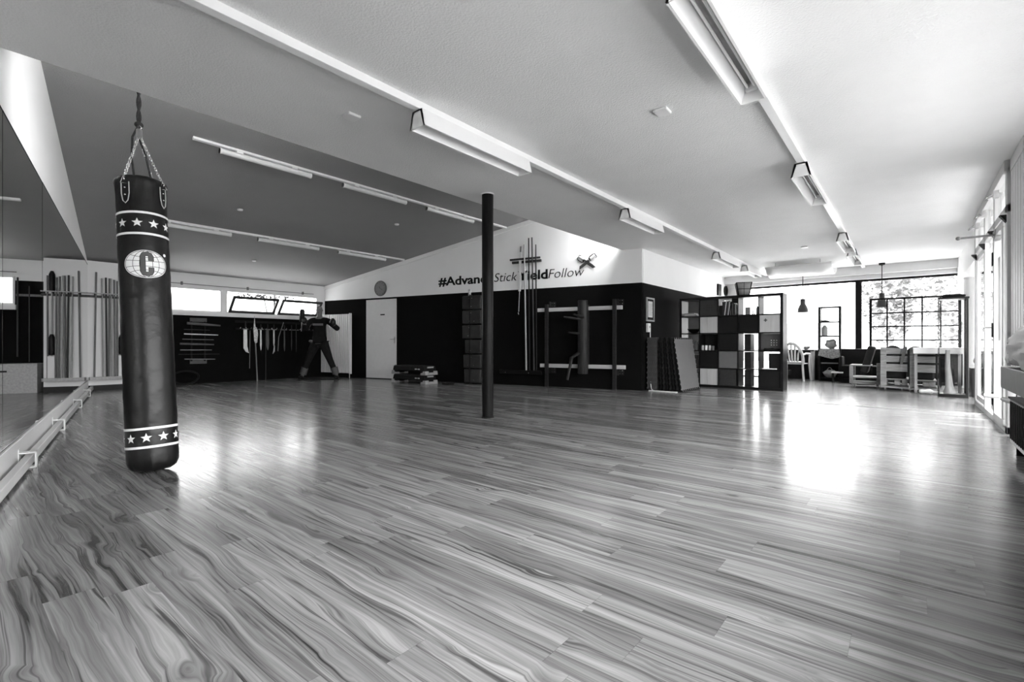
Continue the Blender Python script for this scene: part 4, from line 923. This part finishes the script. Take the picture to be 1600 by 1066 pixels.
def track(x, y0, y1, label):
    q = MB(); q.box(x - .032, x + .032, y0, y1, 2.632, CZ); return tag(q.build('light_track', M_lampw, bevel=.003), label, 'light track')
track(-2.82, -3.9, 13.7, 'long white ceiling track nearer the post, left one on the flat ceiling')
track(-.80, -3.9, 13.6, 'long white ceiling track on the right half of the flat ceiling')
L1 = [(2.29, 1.30, 'nearest trough light on the left ceiling track'), (5.67, 1.10, 'second trough light on the left ceiling track, above the slogan wall corner'), (9.47, 1.40, 'third trough light on the left ceiling track, before the curved panel'), (11.5, 1.25, 'farthest trough light on the left ceiling track')]
L2 = [(2.2, 1.28, 'nearest and largest trough light on the right ceiling track'), (5.31, 1.25, 'second trough light on the right ceiling track'), (9.08, 1.26, 'third trough light on the right ceiling track'), (10.75, 1.35, 'farthest trough light on the right ceiling track')]
for y, l_, lab in L1: trough(l_, lab, -2.82, y)
for y, l_, lab in L2: trough(l_, lab, -.80, y)
# batten lights on sloped ceiling
def batten(x, y0, L_, label):
    z = slope_z(x); t = thing('batten_light', label, 'batten light', (x, y0, z), 0, 'batten lights on the sloped ceiling'); t.rotation_euler = (0, -math.atan(.178), 0)
    q = MB(); q.tube([(0, 0, -.085), (0, L_, -.085)], .034, 14); q.build('diffuser', gm('frosted_batten', .72, .35, var=.02), t)
    for y in (0, L_ - .02): MB().lathe([(0, 0), (.038, 0), (.038, .02), (0, .02)], 14, mx=Matrix.Translation((0, y + .02, -.085)) @ rx).build('end_cap', M_whp, t)
    for f in (.2, .8): MB().box(-.02, .02, L_ * f - .04, L_ * f + .04, -.055, -.03).build('clip', M_whp, t)
    return t
for x, y0, y1, w_ in ((-6.72, 2.0, 8.0, 'upper'), (-9.42, 1.9, 7.25, 'lower')):
    z = slope_z(x); q = MB(); q.box(-.022, .022, y0, y1, -.032, 0); o = q.build('light_track', M_lampw, bevel=.002); o.location = (x, 0, z); o.rotation_euler = (0, -math.atan(.178), 0)
    tag(o, 'thin white track on the sloped grey ceiling, ' + w_ + ' of the two', 'light track')
for y, l_, w_ in ((2.29, 1.2, 'nearest'), (4.0, 1.2, 'middle'), (5.66, 1.2, 'farthest')): batten(-6.72, y, l_, 'white batten light on the upper sloped-ceiling track, ' + w_ + ' of three')
for y, l_, w_ in ((2.2, 1.2, 'nearest, beside the punching bag'), (3.86, 1.2, 'middle one'), (5.5, 1.2, 'farthest one')): batten(-9.42, y, l_, 'white batten light on the lower sloped-ceiling track, ' + w_)
# detectors
for i, (x, y, lab) in enumerate(((-3.38, 2.09, 'square white ceiling plate nearest the punching bag'), (-1.465, 3.58, 'square white ceiling plate between the two light tracks'), (-1.49, 10.3, 'small ceiling plate far away near the curved panel'))):
    q = MB(); q.box(x - .055, x + .055, y - .055, y + .055, CZ - .022, CZ); tag(q.build('ceiling_plate', M_lampw, bevel=.008), lab, 'ceiling plate', 'ceiling plates')
for i, (x, y) in enumerate(((-8.474, 3.197), (-7.725, 5.77), (-10.846, 4.373))):
    q = MB(); q.lathe([(0, -.025), (.04, -.022), (.045, 0)], 18, (x, y, slope_z(x))); tag(q.build('smoke_detector', M_lampw), 'small white disc on the sloped ceiling, ' + ('left one between the tracks', 'right one near the upper track', 'lowest one below the tracks')[i], 'detector', 'discs on the sloped ceiling')
# curved ceiling sail
q = MB(); q.grid(lambda u, v: (-2.5 + 1.25 * u, 11.95 + 1.1 * v, 2.60 - .17 * math.sin(math.pi * v)), 4, 20); sp_ = thing('ceiling_sail', 'white curved panel hanging under the far end of the ceiling', 'ceiling panel')
q.build('sail_sheet', M_lampw, sp_, solid=.03)
for x in (-2.3, -1.45):
    MB().tube([(x, 12.0, 2.58), (x, 12.0, CZ)], .006, 6).build('hanger', M_steel, sp_); MB().tube([(x, 13.0, 2.58), (x, 13.0, CZ)], .006, 6).build('hanger', M_steel, sp_)
# conduit up on mirror wall
q = MB(); obox(q, MW, -.95, .02, 0, .018, 2.66, 2.685); tag(q.build('cable_duct', gm('grey_duct', .3, .5)), 'grey cable duct high on the left wall near the ceiling edge', 'cable duct')

# pendant lamps
def pendant(x, y, ztop, zb, lab):
    t = thing('pendant_lamp', lab, 'pendant lamp', (x, y, 0), 0, 'black pendant lamps at the far glazing')
    MB().lathe([(0, ztop), (.06, ztop), (.055, ztop - .045), (.02, ztop - .05), (.02, ztop - .06), (0, ztop - .06)], 20).build('canopy', M_blk, t)
    MB().tube([(0, 0, ztop - .05), (0, 0, zb + .3)], .009, 6).build('cord', M_blk, t)
    MB().lathe([(0, zb + .31), (.045, zb + .31), (.05, zb + .29), (.05, zb + .19), (.075, zb + .15), (.10, zb + .09), (.115, zb), (.105, zb), (.09, zb + .08), (0, zb + .16)], 28).build('lamp_shade', gm('charcoal_lamp_shade', .05, .5), t)
    MB().ball((0, 0, zb + .06), .04, n=12, m=8).build('bulb', gm('frosted_bulb', .7, .3), t)
pendant(-1.90, 12.9, 2.515, 1.62, 'black pendant lamp hanging between the shelf and the dark window post'); pendant(-.462, 13.5, CZ, 1.705, 'black pendant lamp hanging in front of the grid screen')

# ------------------------------------------------------------------ far seating area
# plastic chair
pc = thing('plastic_chair', 'white plastic garden armchair beside the shelf', 'chair', (-2.13, 13.35, 0), R(-8))
M_pc = gm('garden_chair_plastic', .55, .4, var=.03)
q = MB(); q.box(-.22, .22, -.2, .22, .39, .42); q.build('seat', M_pc, pc, bevel=.012)
bk = MB()
def arc(a): return (.235 * math.cos(a), -.20 - .0 - .1 * math.sin(a) ** 2, .42 + .47 * max(0, math.sin(a)) ** .8)
bk.tube([arc(math.pi * i / 20) for i in range(21)], .032, 8)
bk.tube([(-.22, -.2, .44), (.22, -.2, .44)], .028, 8)
for k in range(5):
    xx = -.14 + k * .07; bk.tube([(xx * .8, -.2, .44), (xx * 1.0, -.24, .65), (xx * 1.25, -.285, .42 + .45 * math.sqrt(max(.05, 1 - (xx * 1.25 / .235) ** 2)))], .02, 6)
bk.build('backrest', M_pc, pc)
for s_ in (-1, 1):
    MB().tube([(s_ * .235, -.24, .62), (s_ * .27, -.1, .65), (s_ * .27, .18, .64)], .022, 8).build('armrest', M_pc, pc)
    MB().tube([(s_ * .27, .18, .64), (s_ * .25, .2, .4), (s_ * .27, .25, 0)], .024, 8).build('leg', M_pc, pc)
    MB().tube([(s_ * .235, -.24, .62), (s_ * .22, -.2, .4), (s_ * .27, -.28, 0)], .024, 8).build('leg', M_pc, pc)
# table with bowl
tb = thing('side_table', 'dark topped table with pale legs behind the plastic chair', 'table', (-2.05, 13.78, 0))
MB().box(-.5, .27, -.15, .12, .70, .74).build('table_top', M_dark, tb, bevel=.004)
for x in (-.47, .2): MB().box(x, x + .06, -.13, -.06, 0, .70).build('leg', M_woodv, tb); MB().box(x, x + .06, .05, .11, 0, .70).build('leg', M_woodv, tb)
q = MB()
for k in range(3): q.lathe([(0, 0), (.03, 0), (.07, .03), (.08, .04), (.07, .035), (0, .01)], 20, (-1.95 + .01 * k, 13.72, .741 + .02 * k))
tag(q.build('bowl_stack', M_lgrey), 'small stack of pale bowls on the table behind the plastic chair', 'bowls')
q = MB(); q.box(-2.75, -2.3, 13.72, 13.92, .1, .22); tag(q.build('low_crate', M_dgrey), 'low dark crate by the far glazing left of the table', 'crate')
# open narrow shelf
ns = thing('narrow_shelf', 'narrow black open shelf standing before the far glazing', 'shelf', (-1.455, 13.65, 0))
q = MB(); 
for x in (-.225, .185): q.box(x, x + .045, -.1, .2, 0, 1.77)
q.box(-.215, .22, -.1, .2, 1.735, 1.77); q.build('side_frame', M_blk, ns, bevel=.002)
for z in (1.39, 1.05, .74, .05): MB().box(-.18, .185, -.1, .2, z, z + .028).build('shelf_board', M_blk, ns)
MB().box(-.18, .185, .18, .2, .06, .74).build('back_panel', M_blkm, ns)
MB().box(-.17, .175, -.1, -.08, .41, .44).build('drawer_edge', M_grey, ns)
q = MB(); q.lathe([(0, 0), (.055, 0), (.058, .02), (.058, .2), (.03, .24), (.028, .26), (0, .26)], 20, (-1.56, 13.68, 1.068)); tag(q.build('storage_jar', M_lgrey), 'tall pale jar on the narrow black shelf', 'jar')
q = MB(); q.ball((-1.56, 13.68, 1.43), .07, 1.2, .8, .35, fn=lambda v: 1 + .15 * math.sin(8 * v.x)); tag(q.build('dark_bundle', M_dgrey), 'flat dark bundle on the top board of the narrow shelf', 'bundle')
q = MB(); q.ball((-1.43, 13.68, .875), .115, 1, .7, 1.0, 20, 14, fn=lambda v: 1 + .12 * math.sin(6 * v.z + 4 * v.x) + .1 * abs(v.z) * abs(v.x)); tag(q.build('foil_bag', gm('crinkled_foil', .4, .3, .5, var=.4, scale=9)), 'crinkled silvery bag on the narrow black shelf', 'bag')
q = MB()
def cloth(u, v):
    x = -1.66 + .42 * u; y = 13.53 - .02 * v + .01 * math.sin(u * 14); drop = .24 * v * (1 - .55 * abs(u - .62)) ; return (x + .05 * (v - .5) * (u - .5), y - .015, .762 - drop)
q.grid(cloth, 14, 8); q.grid(lambda u, v: (-1.66 + .42 * u, 13.515 + .2 * v, .764), 6, 3); tag(q.build('patterned_cloth', gm('speckled_cloth', .22, .8, var=.7, scale=45), solid=.006), 'speckled pale cloth draped over the middle of the narrow shelf', 'cloth')
pb = thing('plastic_bag', 'pale plastic carrier bag inside the bottom of the narrow shelf', 'bag', (-1.45, 13.62, .068))
MB().ball((0, 0, .10), .12, 1.15, .6, .85, fn=lambda v: 1 + .1 * math.sin(7 * v.x + 5 * v.z)).build('bag_body', gm('crumpled_plastic', .3, .4, var=.3, scale=20), pb)
MB().tube([(-.06 + .12 * i / 8, -.03, .18 + .07 * math.sin(math.pi * i / 8)) for i in range(9)], .008, 6).build('handle', gm('crumpled_plastic', .3, .4), pb)
# dark sofa
sf = thing('dark_sofa', 'black sofa by the far glazing below the dark window post', 'sofa', (-.95, 13.45, 0))
MB().box(-.28, .55, .12, .3, .1, .77).build('backrest', M_blkm, sf, bevel=.03); MB().box(-.28, .55, -.35, .12, .12, .40).build('seat', M_blkm, sf, bevel=.03); MB().box(-.27, -.20, -.35, .3, .1, .6).build('armrest', M_blkm, sf, bevel=.03)
MB().box(-.24, .5, -.3, .25, 0, .1).build('base', M_blk, sf)
st_ = thing('low_stool', 'small low stool with a white top before the black sofa', 'stool', (-1.25, 13.1, 0))
MB().box(-.11, .11, -.1, .1, .22, .25).build('stool_top', M_whp, st_, bevel=.004)
for x in (-.1, .07):
    for y in (-.09, .06): MB().box(x, x + .03, y, y + .03, 0, .22).build('leg', M_blkm, st_)
# wheeled pallet seat with dark back cushion
def caster(t, x, y):
    q = MB(); q.lathe([(0, -.012), (.035, -.012), (.035, .012), (0, .012)], 16, mx=Matrix.Translation((x, y, .036)) @ Matrix.Rotation(R(90), 4, 'Y')); q.box(x - .022, x + .022, y - .02, y + .02, .07, .085); q.build('caster', M_grey, t)
ps_ = thing('pallet_stool', 'small wheeled pallet seat with a dark leaning cushion, left of the pallet sofas', 'seat', (-.68, 12.15, 0))
q = MB(); q.box(-.25, .25, -.3, -.28, .12, .15); q.box(-.25, .25, -.3, .3, .20, .22); q.box(-.25, -.19, -.3, -.24, .09, .46); q.box(-.25, -.19, .24, .3, .09, .46); q.box(.19, .25, -.3, -.24, .09, .5); q.box(-.25, .25, -.3, .3, .085, .105); q.box(-.25, .1, -.3, .3, .44, .46); q.build('pallet_frame', M_pallet, ps_, bevel=.004)
for x in (-.2, .2):
    for y in (-.26, .26): caster(ps_, x, y)
q = MB(); q.box(-.06, .06, -.28, .28, 0, .55, 0, Matrix.Translation((-.02, 0, .30)) @ Matrix.Rotation(R(14), 4, 'Y')); q.build('back_cushion', gm('charcoal_cushion', .02, .9), ps_, bevel=.03)
# pallet sofas (seen from the back)
def pallet_sofa(x0, x1, y0, zt, lab, nb):
    w_ = x1 - x0; t = thing('pallet_sofa', lab, 'pallet sofa', (x0, y0, 0), 0, 'pallet wood sofas')
    for i, z in enumerate((zt - .13, zt - .28, zt - .46, zt - .50)[:3]): MB().box(.06, w_ - .02, 0, .022, z, z + (.115 if i < 2 else .14)).build('back_plank', M_pallet, t, bevel=.003)
    for x in (0, w_ - .09 if nb else w_ - .0001): 
        if x < w_ - .01: MB().box(x, x + .09, -.022, 0, .08, zt).build('upright', M_pallet, t, bevel=.003)
    MB().box(.05, w_ - .03, .03, .14, .40, zt - .03).build('back_cushion', gm('charcoal_cushion', .02, .9), t, bevel=.02)  # dark fill added behind the planks so the gaps between them look shaded
    q = MB(); q.box(0, w_, 0, .7, .20, .222); q.box(0, w_, 0, .7, .08, .1); q.box(0, w_, 0, .02, .05, .1)
    for x in (.02, w_ / 2, w_ - .1): q.box(x, x + .08, .03, .12, .1, .2); q.box(x, x + .08, .55, .64, .1, .2)
    q.build('pallet_base', M_pallet, t, bevel=.003); MB().box(.03, w_ - .03, .08, .7, .225, .50).build('seat_cushion', gm('charcoal_cushion', .02, .9), t, bevel=.03)
    for x in (.07, w_ - .1):
        for y in (.06, .6): caster(t, x, y)
    return t
pallet_sofa(-.42, .0, 11.62, .82, 'pallet wood sofa with pale planks seen from behind, left one', False)
pallet_sofa(.015, .39, 11.50, .82, 'pallet wood sofa beneath the white table board, right one', False)
q = MB(); q.prism([(-.13, .5), (-.09, .5), (-.02, .83), (-.08, .84)], 11.56, 11.60); tag(q.build('loose_plank', gm('dark_loose_plank', .1, .6)), 'dark slanting board leaning on the back of the left pallet sofa', 'board')
for x, y, w_, lab in ((-.24, 12.12, .13, 'dark cushion top peeking above the left pallet sofa'), (.10, 12.05, .12, 'dark cushion top peeking above the white board')):
    q = MB(); q.ball((x, y, .72), w_, 1.1, .5, 1.0); tag(q.build('seat_pillow', M_dgrey), lab, 'pillow')
wb = thing('white_board_table', 'white table board lying across the right pallet sofa and the glass showcase side', 'table', (.06, 11.25, 0))
MB().box(0, .66, 0, .24, .71, .82).build('board', M_whp, wb, bevel=.004)
for x in (.02, .60): MB().box(x, x + .04, .1, .14, 0, .71).build('leg', M_woodv, wb)
# grid screen
gs = thing('grid_screen', 'black metal grid screen standing behind the pallet sofas', 'screen', (-.64, 13.0, 0))
q = MB(); XW = 1.42
q.box(0, XW, -.02, .02, 1.83, 1.865); q.box(0, XW, -.02, .02, .05, .09)
for i in range(6):
    x = XW * i / 5; q.box(x - (.022 if i in (0, 5) else .013), x + (.022 if i in (0, 5) else .013), -.02, .02, 0, 1.865)
q.build('outer_frame', M_blkm, gs)
q = MB()
for z in (.36, .66, .95, 1.24, 1.53): q.box(0, XW, -.015, .015, z, z + .026)
q.build('cross_rail', M_blkm, gs)
# glass showcase
sc = thing('glass_showcase', 'tall glass showcase with black frame beside the glass wall', 'showcase', (.385, 10.74, 0))
q = MB(); W_, D_, H_ = .365, .36, 1.66
q.box(0, W_, 0, D_, 0, .05); q.box(-.01, W_ + .01, -.01, D_, H_ - .03, H_)
q.box(W_ - .03, W_, 0, .03, .05, H_ - .03); q.box(W_ - .03, W_, D_ - .03, D_, .05, H_ - .03); q.box(0, .02, D_ - .02, D_, .05, H_ - .03); q.box(0, .008, 0, .008, .05, H_ - .03)
q.build('frame', M_blk, sc, bevel=.002)
q = MB(); q.box(.008, W_ - .03, 0, .004, .05, H_ - .03); q.box(0, .004, .008, D_ - .02, .05, H_ - .03); q.box(W_ - .004, W_, .03, D_ - .03, .05, H_ - .03); q.build('glass_pane', M_case, sc, smooth=False)
for z in (.80, 1.21): MB().box(.01, W_ - .01, .01, D_ - .01, z, z + .008).build('glass_shelf', M_case, sc, smooth=False)
q = MB(); q.tube([(.15, .18, .05), (.14, .18, .18), (.12, .18, .5), (.12, .18, .78)], [.09, .05, .035, .03], 12); q.build('trophy', M_woodv, sc)
q = MB(); q.ball((.56, 10.9, 1.69), .1, 1.5, .8, .28, fn=lambda v: 1 + .25 * math.sin(9 * v.x + 4 * v.y)); q.tube([(.42, 10.9, 1.69), (.5, 10.86, 1.70), (.65, 10.86, 1.71), (.72, 10.92, 1.69)], .012, 6); tag(q.build('black_strap_bundle', M_blkm), 'black bundle of straps lying on top of the glass showcase', 'straps')
q = MB(); q.ball((.25, 11.13, .045), .11, 1.0, .6, .4, fn=lambda v: 1 + .15 * math.sin(6 * v.x)); q.box(.28, .42, 11.08, 11.14, .03, .06, 0, Matrix.Translation((0, 0, 0))); tag(q.build('crumpled_cloth', M_whp), 'crumpled white cloth on the floor before the glass showcase', 'cloth')
bx = thing('black_cabinet', 'low black cabinet right of the glass showcase, a grey cushion above', 'cabinet', (1.0, 11.0, 0)); MB().box(-.2, .35, -.05, .4, 0, .48).build('carcass', M_blk, bx, bevel=.005)
MB().box(-.18, .33, -.055, -.05, .03, .45).build('door', M_blk, bx)
q = MB(); q.ball((1.02, 11.15, .60), .17, 1.1, .8, .68); tag(q.build('grey_cushion', M_lgrey), 'rounded grey cushion on the low black cabinet', 'cushion')

# ------------------------------------------------------------------ sill bench at right with duvet and convector below
sb = thing('sill_bench', 'thick grey shelf board along the right wall carrying a white duvet', 'bench', (0, 0, 0))
MB().box(.5, .8, .9, 4.82, .58, .73).build('board', gm('grey_bench_board', .10, .5), sb, bevel=.004)
for y in (1.2, 3.0, 4.5): MB().box(.72, .8, y, y + .05, .05, .58).build('support', M_trimw, sb)
q = MB(); rnd = random.Random(5)
def duv(u, v):
    a = -.9 + 2.6 * v; y = 3.6 + 1.05 * u; e = math.sin(math.pi * min(1, max(0, u * 1.0)) ** .6) if u > .0 else 0
    return (0, 0, 0)
q.ball((.625, 4.1, .86), 1, .155, .62, .15, 40, 24, fn=lambda v: 1 + .05 * math.sin(9 * v.y + 5 * v.z) + .045 * math.sin(14 * v.z + 6 * v.y) + .05 * math.sin(5 * v.x + 11 * v.y))
q.ball((.565, 4.66, .785), .075, .9, 1.0, .6, fn=lambda v: 1 + .08 * math.sin(8 * v.x)); tag(q.build('white_duvet', gm('white_duvet_cloth', .75, .85, var=.08, scale=6, bump=.5, bscale=7)), 'crumpled white duvet piled on the grey bench board at the right', 'duvet')
cv = thing('convector', 'black ribbed convector heater under the grey bench board', 'heater', (0, 0, 0))
q = MB(); q.box(.64, .76, 1.5, 5.65, .08, .44); q.build('casing', M_blk, cv, bevel=.006)
q = MB()
for k in range(53): q.box(.632, .64, 1.6 + k * .076, 1.63 + k * .076, .12, .42)
q.build('fins', M_blkm, cv)
q = MB(); q.box(.63, .77, 1.5, 5.65, .44, .455); q.build('top_grille', M_dgrey, cv)
for y in (1.8, 4, 5.5): MB().box(.66, .74, y, y + .04, 0, .08).build('foot', M_blk, cv)
MB().tube([(.68, 5.62, .40), (.64, 6.0, .40)], .02, 12).build('valve', M_grey, cv)
